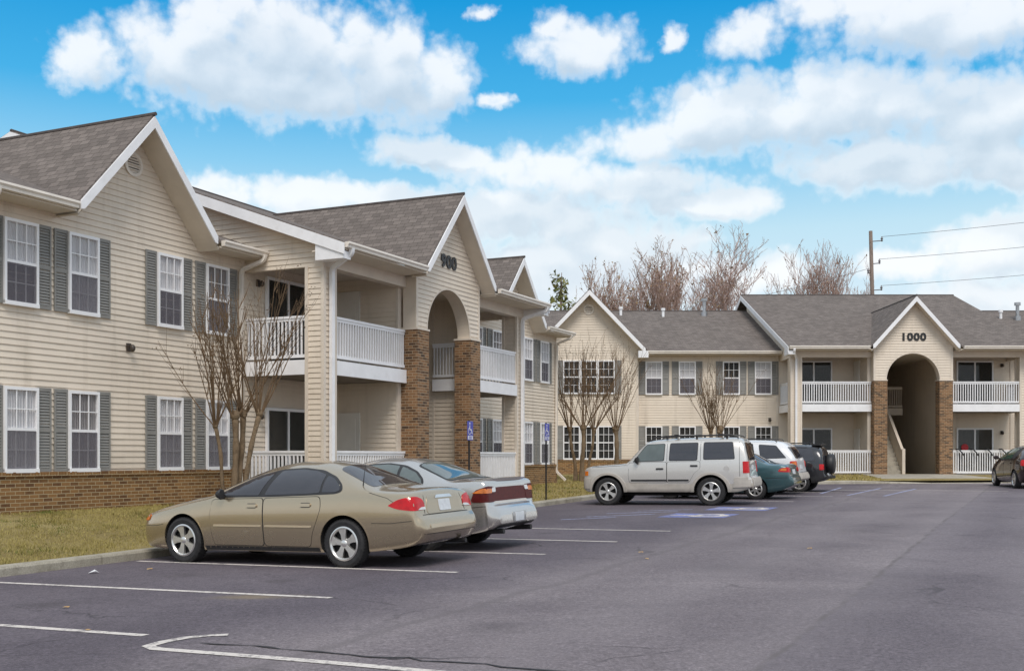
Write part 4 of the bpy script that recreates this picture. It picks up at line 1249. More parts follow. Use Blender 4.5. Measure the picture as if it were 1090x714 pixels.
c.panel('windscreen', fillet([(1.50,-.68), (1.50,.68), (2.24,.50), (2.24,-.50)], .08), CM['glass'], top=True, off=.004)
c.panel('rear_window', fillet([(3.50,-.46), (3.50,.46), (4.18,.66), (4.18,-.66)], .09), CM['glass'], top=True, off=.004)
se = MB()
c.line(se, [(.08,.52), (.5,.53), (.62,.55)], .006); c.line(se, [(4.27,.60), (4.55,.60), (4.86,.63)], .007)
c.line(se, [(4.22,1.0), (4.5,.93), (4.62,.86)], .006)
c.line(se, [(-.62,.70), (.62,.70)], .010, ang=0, mirror=False); c.line(se, [(-.56,.72), (-.50,.95)], .007, ang=0, mirror=True); c.line(se, [(-.78,.455), (.78,.455)], .006, ang=0, mirror=False)
c.fin(se, 'panel_gap', CM['seam'])
mo = MB(); c.overlay(mo, rounded(1.62, 2.46, .535, .56, .01), off=.013, h=.1, mirror=True); c.overlay(mo, rounded(2.53, 3.31, .535, .56, .01), off=.013, h=.1, mirror=True)
c.fin(mo, 'side_moulding', mat_car('paint_champagne_trim', (.62,.50,.34), .3, .35))
sk = MB(); c.overlay(sk, [(1.42,.195), (3.42,.205), (3.42,.262), (1.42,.255)], off=.004, h=.1, mirror=True); c.fin(sk, 'rocker_panel', CM['plastic'])
c.door([(1.585,.905), (1.55,.70), (1.57,.45), (1.61,.275), (2.485,.275), (2.485,.925), (2.0,.915)], (2.30,.822), recess=True)
c.door([(2.505,.925), (2.505,.275), (3.28,.275), (3.32,.45), (3.40,.62), (3.47,.80), (3.45,.95)], (3.22,.835), recess=True, r=.06)
c.panel('headlight', fillet([(-.30,.60), (.14,.585), (.20,.68), (-.22,.715)], .04), CM['lens'], ang=-125, pivot=(.13,-.66), off=.006, mirror=True)
c.panel('turn_signal', fillet([(.02,.59), (.19,.595), (.22,.675), (.06,.69)], .03), CM['amber'], ang=-112, pivot=(.13,-.66), off=.012, mirror=True)
c.panel('tail_light', fillet([(-.30,.83), (-.16,.92), (.06,.945), (.17,.90), (.205,.765), (-.02,.76), (-.20,.785)], [.02,.08,.06,.05,.04,.06,.06]), CM['red'], ang=-48, pivot=(4.80,-.73), off=.010, mirror=True)
c.panel('reverse_light', fillet([(.07,.768), (.20,.768), (.195,.805), (.12,.80)], .012), CM['lens'], ang=-48, pivot=(4.80,-.73), off=.016, mirror=True)
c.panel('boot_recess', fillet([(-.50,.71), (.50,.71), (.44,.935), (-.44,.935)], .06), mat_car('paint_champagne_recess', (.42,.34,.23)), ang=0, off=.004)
pl = c.panel('licence_plate', rounded(-.155, .155, .735, .885, .012), CM['plate'], ang=0, off=.014)
m = MB(); c.overlay(m, fillet([(-.24,.905), (.24,.905), (.19,.945), (-.19,.945)], .015), ang=0, off=.02); c.fin(m, 'boot_trim', CM['chrome'])
m = MB(); c.overlay(m, fillet([(-.60,.53), (.60,.53), (.60,.575), (-.60,.575)], .02), ang=0, off=.008, h=.08); c.fin(m, 'bumper_strip', gold)
c.mirror_cap(1.80, .985, CM['plastic'], (.075,.075,.068))
m = MB(); m.tube([(4.02,-.70,1.02), (4.06,-.71,1.25), (4.12,-.72,1.52)], [.012,.004,.002], 5); m.blob((4.02,-.70,1.02), (.03,.03,.022), n=5); c.fin(m, 'aerial', CM['plastic'])
c.flare(.016, .004, gold)
c.wheels(5, .69)
m = MB(); m.tube([(4.3,.45,.27), (4.98,.46,.29)], .03, 8); c.fin(m, 'exhaust_pipe', CM['plastic'])
c.root.scale = (.98, 1, 1)
c.place(13.45, 9.78)

# --- silver sedan behind it
silver = mat_car('paint_silver', (.60, .57, .535), .78, .25)
c = Car('parked_car', 'silver sedan with a full-width tail lamp panel, parked beyond the gold sedan', 'car', 5.15,
    top=[(0,.55), (.04,.63), (.15,.70), (.7,.85), (1.2,.94), (1.5,.99), (1.85,1.16), (2.2,1.31), (2.55,1.41), (2.9,1.445), (3.25,1.43), (3.6,1.365), (3.95,1.24), (4.25,1.12), (4.42,1.085), (4.75,1.085), (4.93,1.08), (4.965,1.05), (5.0,.72), (5.06,.685), (5.12,.62), (5.15,.55)],
    w=[(0,.52), (.06,.68), (.25,.80), (.6,.88), (1.2,.925), (2.6,.94), (3.9,.935), (4.5,.915), (4.9,.88), (5.05,.82), (5.15,.70)],
    belt=[(0,.5), (.5,.68), (1.3,.87), (1.8,.93), (2.8,.96), (3.8,.99), (4.5,1.01), (4.9,1.03), (4.965,1.0), (5.0,.68), (5.15,.52)],
    bot=[(0,.42), (.06,.28), (.4,.2), (.9,.19), (4.0,.21), (4.7,.27), (5.0,.34), (5.15,.42)],
    wheels=(1.05, 3.90, .335, .225, 1.60), paintm=silver, n=2.7, tum=.235, sh=.03, nfun=lambda x: 2.7 if x < 4.2 else 2.7 + (x-4.2)*2.5)
glass_o = fillet([(1.70,.955), (2.0,1.11), (2.35,1.26), (2.7,1.345), (3.05,1.36), (3.4,1.32), (3.68,1.225), (3.86,1.11), (3.90,1.03), (3.80,1.0), (3.2,.985), (2.5,.97)], .06)
c.panel('window_trim', glass_o, CM['plastic'], off=.003, mirror=True)
for poly in ([(1.78,.985), (2.02,1.11), (2.35,1.245), (2.62,1.31), (2.55,.99)], [(2.65,.992), (2.72,1.322), (3.05,1.335), (3.30,1.31), (3.38,1.02)],
             [(3.43,1.02), (3.36,1.30), (3.66,1.205), (3.82,1.10), (3.855,1.04), (3.78,1.02)]):
    c.panel('side_window', fillet(poly, .025, 3), CM['glasslt'], off=.007, mirror=True)
c.panel('windscreen', fillet([(1.58,-.68), (1.58,.68), (2.32,.50), (2.32,-.50)], .08), CM['glass'], top=True, off=.004)
c.panel('window_trim', fillet([(3.58,-.53), (3.58,.53), (4.33,.75), (4.33,-.75)], .09), CM['plastic'], top=True, off=.003)
c.panel('rear_window', fillet([(3.61,-.50), (3.61,.50), (4.30,.71), (4.30,-.71)], .08), CM['glasslt'], top=True, off=.007)
m = MB()
for i in range(24):
    y0, y1 = -.80+1.6*i/24, -.80+1.6*(i+1)/24; f = lambda y: 4.955 - .10*(abs(y)/.8)**3; g2 = lambda y: 1.115 - .02*(abs(y)/.8)**2
    sec = lambda y: [(f(y)-.22, y, g2(y)-.045), (f(y)-.03, y, g2(y)), (f(y)+.03, y, g2(y)-.005), (f(y)+.02, y, g2(y)-.05), (f(y)-.1, y, g2(y)-.07)]
    m.add(sec(y0)+sec(y1), [(k, (k+1) % 5, (k+1) % 5+5, k+5) for k in range(5)] + ([(0,1,2,3,4)] if i == 0 else []) + ([(5,6,7,8,9)] if i == 23 else []))
c.fin(m, 'spoiler', silver, smooth=40)
c.panel('tail_lamp_panel', fillet([(-.76,.76), (.76,.76), (.74,.96), (.4,.97), (-.4,.97), (-.74,.96)], .04), CM['darkred'], ang=0, off=.006, h=.06)
c.panel('tail_light', fillet([(-.22,.75), (.20,.75), (.20,.98), (.02,.995), (-.16,.93)], .05), CM['darkred'], ang=-45, pivot=(4.93,-.78), off=.010, mirror=True)
c.panel('turn_signal', fillet([(-.20,.885), (.13,.885), (.13,.95), (-.06,.96)], .03), CM['amber'], ang=-45, pivot=(4.93,-.78), off=.016, mirror=True)
c.panel('reverse_light', fillet([(.12,.90), (.21,.90), (.21,.965), (.14,.975)], .02), CM['lens'], ang=-45, pivot=(4.93,-.78), off=.018, mirror=True)
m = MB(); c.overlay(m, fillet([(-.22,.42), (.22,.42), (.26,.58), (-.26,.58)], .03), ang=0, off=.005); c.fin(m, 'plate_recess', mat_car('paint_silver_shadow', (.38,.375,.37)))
c.panel('licence_plate', rounded(-.155, .155, .435, .57, .012), CM['plate'], ang=0, off=.012)
se = MB()
c.line(se, [(4.3,.66), (4.7,.67), (4.98,.69)], .009)
c.fin(se, 'panel_gap', CM['seam'])
m = MB(); c.overlay(m, [(-.66,.355), (.66,.355), (.62,.40), (-.62,.40)], ang=0, off=.006, h=.06); c.fin(m, 'bumper_valance', CM['plastic'])
m = MB()
for y in (-.5, .5): m.tube([(4.2,y,.27), (5.12,y,.30)], .04, 10)
c.fin(m, 'exhaust_pipe', CM['plastic'])
c.door([(1.65,.93), (1.61,.6), (1.67,.28), (2.58,.28), (2.58,.955)], (2.42,.84))
c.door([(2.60,.955), (2.60,.28), (3.32,.28), (3.38,.5), (3.50,.8), (3.45,.97)], (3.25,.85))
c.panel('headlight', fillet([(-.3,.58), (.15,.58), (.15,.69), (-.2,.70)], .04), CM['lens'], ang=-125, pivot=(.13,-.66), off=.006, mirror=True)
c.mirror_cap(1.88, 1.02, silver); c.flare(.016, .004, silver); c.wheels(5, .69)
c.root.scale = (.965, 1, 1)
c.place(15.95, 9.98)

# --- silver off-roader
sil2 = mat_car('paint_light_silver', (.66, .63, .59), .5, .32)
clad2 = paint('bumper_grey', (.46,.42,.37), .5, .1, 5)
c = Car('parked_suv', 'boxy silver off-roader with roof rails and dark rear windows beside blue bay markings', 'suv', 4.80,
    top=[(0,.62), (.03,.70), (.07,1.0), (.13,1.04), (.6,1.085), (1.2,1.13), (1.42,1.165), (1.6,1.36), (1.82,1.60), (1.98,1.725), (2.2,1.765), (2.7,1.80), (3.4,1.815), (4.2,1.81), (4.45,1.785), (4.55,1.70), (4.62,1.40), (4.67,1.15), (4.70,.78), (4.76,.72), (4.80,.62)],
    w=[(0,.78), (.05,.84), (.2,.88), (.6,.905), (1.5,.93), (4.2,.93), (4.5,.91), (4.68,.87), (4.76,.84), (4.80,.80)],
    belt=[(0,.58), (.07,.90), (.6,1.0), (1.4,1.06), (1.8,1.10), (4.4,1.14), (4.62,1.13), (4.70,.75), (4.8,.58)],
    bot=[(0,.50), (.05,.42), (.4,.36), (4.3,.36), (4.6,.42), (4.8,.50)],
    wheels=(.90, 3.70, .375, .245, 1.62), paintm=sil2, n=5, tum=.115, arch=.075, low=.03, sh=.02, nfun=lambda x: 3.2 if x < 1.4 else 6, clad=clad2)
c.cladding(.60)
def sidew(c, polys, mat, trim=None, off=.006, mirror=True, r=.05):
    for p in polys:
        if trim: c.panel('window_trim', fillet([(a + (.018 if a > sum(q[0] for q in p)/len(p) else -.018), b + (.018 if b > sum(q[1] for q in p)/len(p) else -.018)) for a, b in p], r), CM['plastic'], off=.003, mirror=mirror)
        c.panel('side_window', fillet(p, r), mat, off=off, mirror=mirror)
sidew(c, [[(1.60,1.19), (1.66,1.25), (1.98,1.63), (2.46,1.645), (2.44,1.21)]], CM['glasslt'], True)
sidew(c, [[(2.60,1.21), (2.62,1.655), (3.35,1.665), (3.33,1.215)], [(3.52,1.235), (3.52,1.67), (4.26,1.67), (4.32,1.245)]], CM['glass'], True)
c.panel('windscreen', fillet([(1.50,-.76), (1.50,.76), (1.93,.66), (1.93,-.66)], .06), CM['glass'], top=True, off=.004)
c.panel('rear_window', rounded(-.66, .66, 1.20, 1.66, .07), CM['glass'], ang=0, off=.006)
c.panel('tail_light', rounded(-.115, .09, .86, 1.165, .02), CM['red'], ang=-60, pivot=(4.64,-.84), off=.014, mirror=True)
c.panel('turn_signal', rounded(.04, .24, .81, .93, .02), CM['amber'], ang=-110, pivot=(.05,-.82), off=.010, mirror=True)
c.panel('headlight', rounded(.45, .74, .78, .96, .04), CM['lens'], ang=180, off=.01, mirror=True)
c.panel('licence_plate', rounded(-.155, .155, .93, 1.06, .012), CM['plate'], ang=0, off=.012)
bp = MB(); c.overlay(bp, rounded(-.80, .80, .47, .72, .05), ang=0, off=.03, h=.07); c.fin(bp, 'rear_bumper', clad2); bp = MB(); c.overlay(bp, [(4.28,.48), (4.74,.5), (4.74,.75), (4.33,.75)], off=.025, h=.06, mirror=True); c.fin(bp, 'bumper_corner', clad2)
bp = MB(); c.overlay(bp, [(.04,.46), (.38,.46), (.44,.74), (.04,.76)], off=.02, h=.06, mirror=True); c.fin(bp, 'bumper_corner', clad2); bp = MB(); c.overlay(bp, rounded(-.80, .80, .47, .74, .05), ang=180, off=.03, h=.07); c.fin(bp, 'front_bumper', clad2)
c.flare(.085, .035, clad2, 'wheel_arch', -8, 188, .05)
mo = MB(); c.overlay(mo, rounded(1.55, 2.52, .655, .70, .012), off=.016, h=.12, mirror=True); c.overlay(mo, rounded(2.56, 3.12, .655, .70, .012), off=.016, h=.12, mirror=True); c.fin(mo, 'side_moulding', CM['plastic'])
se = MB()
for pts in ([(4.44,1.74), (4.46,.78)], [(.45,1.03), (1.45,1.09)], [(2.53,1.19), (2.53,1.70)], [(3.43,1.19), (3.43,1.70)]): c.line(se, pts, .010)
c.fin(se, 'panel_gap', CM['seam'])
c.door([(1.50,1.15), (1.48,.8), (1.51,.62), (2.52,.62), (2.52,1.165)], (2.34,.985), CM['plastic'], (.10,.023))
c.door([(2.54,1.165), (2.54,.62), (3.12,.62), (3.26,.86), (3.42,.99), (3.42,1.175)], (3.26,1.06), CM['plastic'], (.10,.023))
m = MB()
for y in (-.62, .62):
    m.tube([(2.05,y,1.74), (2.15,y,1.83), (2.6,y,1.865), (4.2,y,1.875), (4.36,y,1.84), (4.40,y,1.78)], .022, 6)
    for x in (2.5, 3.3, 4.1): m.tube([(x,y,1.77), (x,y,1.87)], .03, 6)
for x in (2.75, 3.95): m.box(x-.025, x+.025, -.63, .63, 1.865, 1.89); m.box(x-.06, x+.05, -.64, -.5, 1.865, 1.905)
c.fin(m, 'roof_rack', CM['plastic'])
m = MB(); m.lathe([(.0001,-.012), (.075,-.012), (.085,0)], 20, 'y', (4.42-.3,-.915,.98)); c.fin(m, 'fuel_cap', sil2)
c.mirror_cap(1.74, 1.22, CM['plastic'], (.08,.09,.095)); c.wheels(5, .66)
m = MB(); m.box(.9, 3.9, -.5, .5, .25, .37); m.tube([(.9,-.6,.37), (.9,.6,.37)], .05, 8); m.tube([(3.7,-.6,.37), (3.7,.6,.37)], .06, 8); c.fin(m, 'underbody', CM['well'])
for ch in c.root.children:
    if ch.type == 'MESH' and not ch.name.startswith('wheel') or ch.name.startswith('wheel_arch'):
        for v in ch.data.vertices:
            if v.co.x < .42: v.co.x = .42 - (.42-v.co.x)*.52
c.root.scale = (.99, 1.0, .985)
c.place(29.5, 9.3, -19.5)

# --- teal saloon
teal = mat_car('paint_teal', (.050, .115, .128), .5, .3)
c = Car('parked_car', 'dark teal compact sedan with orange-red tail lamps, parked past the silver off-roader', 'car', 4.45,
    top=[(0,.55), (.04,.64), (.3,.74), (1.0,.88), (1.3,.95), (1.7,1.15), (2.05,1.32), (2.4,1.385), (2.8,1.39), (3.1,1.34), (3.5,1.16), (3.75,1.05), (3.95,1.03), (4.2,1.02), (4.3,.98), (4.36,.70), (4.41,.64), (4.45,.55)],
    w=[(0,.50), (.06,.66), (.3,.78), (.8,.84), (2.2,.855), (3.5,.85), (4.0,.82), (4.3,.75), (4.45,.58)],
    belt=[(0,.5), (.5,.68), (1.2,.84), (1.7,.90), (3.4,.95), (4.1,.95), (4.3,.90), (4.45,.52)],
    bot=[(0,.42), (.06,.3), (.4,.2), (3.6,.2), (4.1,.26), (4.45,.42)],
    wheels=(.85, 3.40, .30, .19, 1.48), paintm=teal, n=2.6, tum=.24)
c.panel('side_window', fillet([(1.5,.93), (1.8,1.1), (2.15,1.28), (2.5,1.31), (2.85,1.29), (3.2,1.14), (3.3,1.0), (2.4,.95)], .05), CM['glass'], off=.006, mirror=True)
c.panel('rear_window', fillet([(3.0,-.46), (3.0,.46), (3.62,.60), (3.62,-.60)], .07), CM['glass'], top=True, off=.005)
c.panel('windscreen', fillet([(1.38,-.62), (1.38,.62), (2.0,.46), (2.0,-.46)], .07), CM['glass'], top=True, off=.005)
c.panel('tail_light', fillet([(-.22,.80), (.22,.78), (.22,.90), (.05,.925), (-.15,.90)], .05), CM['red'], ang=-45, pivot=(4.24,-.70), off=.012, mirror=True)
c.panel('turn_signal', fillet([(-.17,.835), (.0,.825), (.0,.90), (-.12,.89)], .03), CM['amber'], ang=-45, pivot=(4.24,-.70), off=.017, mirror=True)
c.panel('licence_plate', rounded(-.155, .155, .72, .86, .012), CM['plate'], ang=0, off=.012)
c.door([(1.45,.89), (1.43,.6), (1.46,.3), (2.34,.3), (2.34,.92)], (2.2,.80)); c.door([(2.36,.92), (2.36,.3), (2.95,.3), (3.05,.6), (3.2,.93)], (3.0,.82))
se = MB(); c.line(se, [(3.7,.62), (4.3,.63)], .01); c.fin(se, 'panel_gap', CM['seam'])
c.mirror_cap(1.62, 1.0, teal); c.wheels(7, .66, 'fan')
c.place(33.05, 8.75)

# --- white two-tone suv
whitep = mat_car('paint_white', (.78, .77, .77), .1, .3)
c = Car('parked_suv', 'white and silver suv with slanted rear side windows beyond the teal sedan', 'suv', 4.60,
    top=[(0,.6), (.04,.72), (.12,.95), (.7,1.02), (1.2,1.08), (1.4,1.13), (1.75,1.42), (2.0,1.62), (2.25,1.70), (2.8,1.735), (3.5,1.72), (3.95,1.665), (4.15,1.57), (4.35,1.30), (4.46,1.08), (4.50,.74), (4.56,.68), (4.60,.58)],
    w=[(0,.70), (.06,.80), (.3,.87), (.8,.895), (3.8,.90), (4.2,.88), (4.45,.83), (4.6,.74)],
    belt=[(0,.55), (.1,.86), (.8,.95), (1.5,1.04), (4.0,1.10), (4.35,1.08), (4.5,.70), (4.6,.55)],
    bot=[(0,.46), (.06,.38), (.4,.32), (4.1,.32), (4.4,.40), (4.6,.48)],
    wheels=(.90, 3.62, .35, .235, 1.56), paintm=whitep, n=4, tum=.15, arch=.06, low=.04, sh=.025, clad=mat_car('paint_grey_lower', (.42,.41,.41), .5, .4))
c.cladding(.72)
sidew(c, [[(1.62,1.15), (2.02,1.56), (2.45,1.60), (2.45,1.15)], [(2.58,1.15), (2.58,1.60), (3.08,1.60), (3.16,1.35), (3.14,1.15)], [(3.40,1.15), (3.30,1.57), (3.82,1.535), (4.18,1.17)]], CM['glass'], True)
c.panel('windscreen', fillet([(1.5,-.72), (1.5,.72), (2.0,.6), (2.0,-.6)], .06), CM['glass'], top=True, off=.005)
c.panel('rear_window', rounded(-.62, .62, 1.14, 1.5, .07), CM['glass'], ang=0, off=.006)
c.panel('tail_light', rounded(-.16, .12, .85, 1.06, .06), CM['red'], ang=-50, pivot=(4.42,-.76), off=.012, mirror=True)
c.panel('turn_signal', fillet([(-.11,.93), (.05,.93), (.05,1.03), (-.11,1.03)], .04), CM['amber'], ang=-50, pivot=(4.42,-.76), off=.018, mirror=True)
bp = MB(); c.overlay(bp, rounded(-.76, .76, .46, .68, .05), ang=0, off=.02, h=.08); c.fin(bp, 'rear_bumper', clad2)
c.panel('licence_plate', rounded(-.155, .155, .80, .93, .012), CM['plate'], ang=0, off=.012)
c.door([(1.5,1.08), (1.48,.74), (2.5,.74), (2.5,1.10)], (2.35,.95)); c.door([(2.52,1.10), (2.52,.74), (3.15,.74), (3.28,.9), (3.3,1.10)], (3.12,.96))
m = MB()
for y in (-.6, .6): m.tube([(2.2,y,1.68), (2.3,y,1.755), (3.3,y,1.77), (3.75,y,1.74), (3.85,y,1.66)], .02, 6)
c.fin(m, 'roof_rack', CM['plastic'])
c.mirror_cap(1.72, 1.2, whitep, (.08,.09,.09)); c.flare(.04, .015, clad2); c.wheels(5, .68)
c.place(36.2, 9.15)

# --- dark suv with a spare wheel on its tail
dark = mat_car('paint_charcoal', (.032, .032, .036), .5, .28)
c = Car('parked_suv', 'charcoal suv carrying a covered spare wheel on its tailgate, last in the row', 'suv', 4.05,
    top=[(0,.6), (.04,.72), (.12,.92), (.6,.98), (1.0,1.04), (1.2,1.1), (1.55,1.42), (1.8,1.60), (2.1,1.66), (2.8,1.68), (3.5,1.66), (3.75,1.62), (3.90,1.45), (3.97,1.05), (4.0,.68), (4.05,.58)],
    w=[(0,.66), (.06,.76), (.3,.83), (.8,.86), (3.6,.865), (3.85,.84), (4.0,.78), (4.05,.74)],
    belt=[(0,.54), (.1,.82), (.8,.92), (1.4,1.0), (3.8,1.05), (3.97,1.0), (4.05,.54)],
    bot=[(0,.45), (.06,.38), (.4,.32), (3.6,.32), (4.05,.46)],
    wheels=(.78, 3.20, .34, .22, 1.50), paintm=dark, n=4, tum=.15, arch=.06, low=.04, sh=.025, clad=CM['plastic'])
c.cladding(.55)
sidew(c, [[(1.42,1.08), (1.82,1.52), (2.15,1.55), (2.15,1.08)], [(2.28,1.08), (2.28,1.55), (2.95,1.55), (3.0,1.08)], [(3.12,1.08), (3.1,1.54), (3.6,1.52), (3.72,1.1)]], CM['glass'], True)
c.door([(1.3,1.0), (1.28,.58), (2.2,.58), (2.2,1.04)], (2.05,.9)); c.door([(2.22,1.04), (2.22,.58), (2.75,.58), (2.9,.8), (3.05,1.05)], (2.88,.92))
c.panel('rear_window', rounded(-.6, .6, 1.1, 1.5, .07), CM['glass'], ang=0, off=.006)
c.panel('windscreen', fillet([(1.3,-.68), (1.3,.68), (1.8,.58), (1.8,-.58)], .06), CM['glass'], top=True, off=.005)
c.panel('tail_light', rounded(-.1, .08, .78, .98, .02), CM['red'], ang=-50, pivot=(3.93,-.76), off=.012, mirror=True)
c.panel('licence_plate', rounded(-.155, .155, .52, .65, .012), CM['plate'], ang=0, off=.02)
m = MB(); m.lathe([(.0001,.24), (.20,.245), (.30,.23), (.345,.19), (.355,.1), (.345,.02), (.32,0)], 36, 'x', (3.98,.08,.98)); c.fin(m, 'spare_wheel_cover', CM['plastic'])
m = MB()
for y in (-.55, .55): m.tube([(1.95,y,1.64), (2.05,y,1.71), (3.3,y,1.72), (3.4,y,1.66)], .02, 6)
m.box(3.55, 3.86, -.5, .5, 1.64, 1.70)
c.fin(m, 'roof_rack', CM['plastic'])
m = MB(); m.tube([(3.9,-.25,.5), (4.28,-.25,.5)], .03, 8); m.box(4.0, 4.14, -.7, .7, .46, .56); c.fin(m, 'tow_bar', CM['plastic'])
c.mirror_cap(1.52, 1.12, dark); c.wheels(5, .68)
c.root.scale = (1, .97, .94)
c.place(38.5, 8.5)

# --- dark hatchback at the right edge
maroon = mat_car('paint_dark_maroon', (.030, .014, .014), .4, .25)
greeng = mat_glass('car_glass_green', (.05,.10,.07), .04, 1, .9)
c = Car('parked_car', 'dark maroon hatchback with green-tinted windows at the right edge of the lot', 'car', 4.2,
    top=[(0,.52), (.04,.64), (.2,.74), (.7,.90), (1.0,.99), (1.4,1.24), (1.75,1.42), (2.1,1.49), (2.6,1.50), (3.2,1.45), (3.7,1.30), (4.0,1.08), (4.12,.9), (4.16,.68), (4.2,.55)],
    w=[(0,.52), (.06,.68), (.3,.80), (.8,.86), (3.3,.865), (3.9,.82), (4.1,.74), (4.2,.6)],
    belt=[(0,.5), (.3,.66), (.8,.82), (1.3,.93), (3.4,1.0), (3.9,.98), (4.12,.8), (4.2,.5)],
    bot=[(0,.40), (.06,.28), (.4,.2), (3.7,.2), (4.2,.40)],
    wheels=(.82, 3.42, .315, .20, 1.52), paintm=maroon, n=2.7, tum=.24)
c.panel('window_trim', fillet([(1.1,.97), (1.45,1.2), (1.8,1.37), (2.2,1.42), (2.7,1.42), (3.2,1.37), (3.5,1.2), (3.4,1.04), (2.2,.99)], .05), CM['plastic'], off=.003, mirror=True)
for p_ in ([(1.22,.995), (1.47,1.18), (1.8,1.33), (2.1,1.385), (2.08,1.01)], [(2.2,1.012), (2.22,1.393), (2.7,1.393), (2.95,1.37), (2.98,1.04)]):
    c.panel('side_window', fillet(p_, .03), greeng, off=.007, mirror=True)
c.panel('windscreen', fillet([(1.08,-.64), (1.08,.64), (1.72,.5), (1.72,-.5)], .07), greeng, top=True, off=.005)
c.panel('rear_window', fillet([(3.3,-.5), (3.3,.5), (3.9,.6), (3.9,-.6)], .07), CM['glass'], top=True, off=.005)
c.panel('headlight', fillet([(-.2,.60), (.22,.58), (.24,.70), (-.1,.73)], .04), CM['lens'], ang=-120, pivot=(.15,-.62), off=.008, mirror=True)
c.panel('tail_light', fillet([(-.1,.8), (.1,.8), (.1,1.0), (-.1,1.0)], .04), CM['red'], ang=-50, pivot=(4.05,-.70), off=.01, mirror=True)
c.door([(1.16,.92), (1.14,.6), (1.17,.3), (2.13,.3), (2.13,.965)], (1.98,.85)); c.door([(2.15,.965), (2.15,.3), (2.92,.3), (3.02,.6), (3.1,.98)], (2.95,.88))
c.mirror_cap(1.36, 1.06, maroon); c.flare(.016, .004, maroon); c.wheels(7, .70, 'fan')
c.place(0, 0, -99, (18.6, 40.4, 0))

# ---------------------------------------------------------------- accessible-parking signs
blue_s = paint('sign_blue', (.075,.085,.42), .4, .06, 4); white_s = paint('sign_white', (.78,.77,.80), .4, .05, 4)
def parking_sign(p, q, label):
    base = lawn_z(gz(p, KQ), 0, q-KQ)
    t = thing('parking_sign', label, 'sign', W(p, q, base-.05), R(-25.3), 'accessible parking signs on the lawn')
    m = MB(); m.box(-.016, .016, -.018, .018, 0, 2.2); m.box(-.022, .022, -.007, .007, .3, 2.16); m.build('post', M['black'], t)
    b = MB(); b.prism([(.028, a, z) for a, z in fillet([(-.15,1.70), (.15,1.70), (.15,2.17), (-.15,2.17)], .025)], (.006,0,0)); pn = b.build('sign_panel', blue_s, t)
    w = MB(); X = .0375
    w.prism([(X, a, z) for a, z in [(-.13,1.72), (.13,1.72), (.13,1.815), (-.13,1.815)]], (.002,0,0))
    def stroke(pts, wd):
        for a, b2 in zip(pts[:-1], pts[1:]):
            a = Vector(a); b2 = Vector(b2); n = Vector((-(b2-a).y, (b2-a).x)).normalized()*wd/2; e = (b2-a).normalized()*wd*.4
            w.prism([(X, *(a-n-e)), (X, *(b2-n+e)), (X, *(b2+n+e)), (X, *(a+n-e))], (.002,0,0))
    stroke([(-.03,2.06), (-.03,1.96), (.05,1.96), (.09,1.87)], .032)
    stroke([(-.035+.075*math.cos(R(100+230*i/12)), 1.925+.075*math.sin(R(100+230*i/12))) for i in range(13)], .02)
    w.prism([(X, -.03+.026*math.cos(R(30*i)), 2.115+.026*math.sin(R(30*i))) for i in range(12)], (.002,0,0))
    w.build('wheelchair_symbol', white_s, pn)
    l = MB()
    for z, wd in ((1.792,.20), (1.767,.14), (1.742,.18)): l.prism([(X+.003, -wd/2, z-.007), (X+.003, wd/2, z-.007), (X+.003, wd/2, z+.007), (X+.003, -wd/2, z+.007)], (.001,0,0))
    l.build('lettering', blue_s, pn)
    return t
parking_sign(24.5, 12.75, 'blue wheelchair parking sign on a black post in front of the brick pier')
parking_sign(28.55, 12.45, 'blue wheelchair parking sign on a black post on the green grass near the downspout')

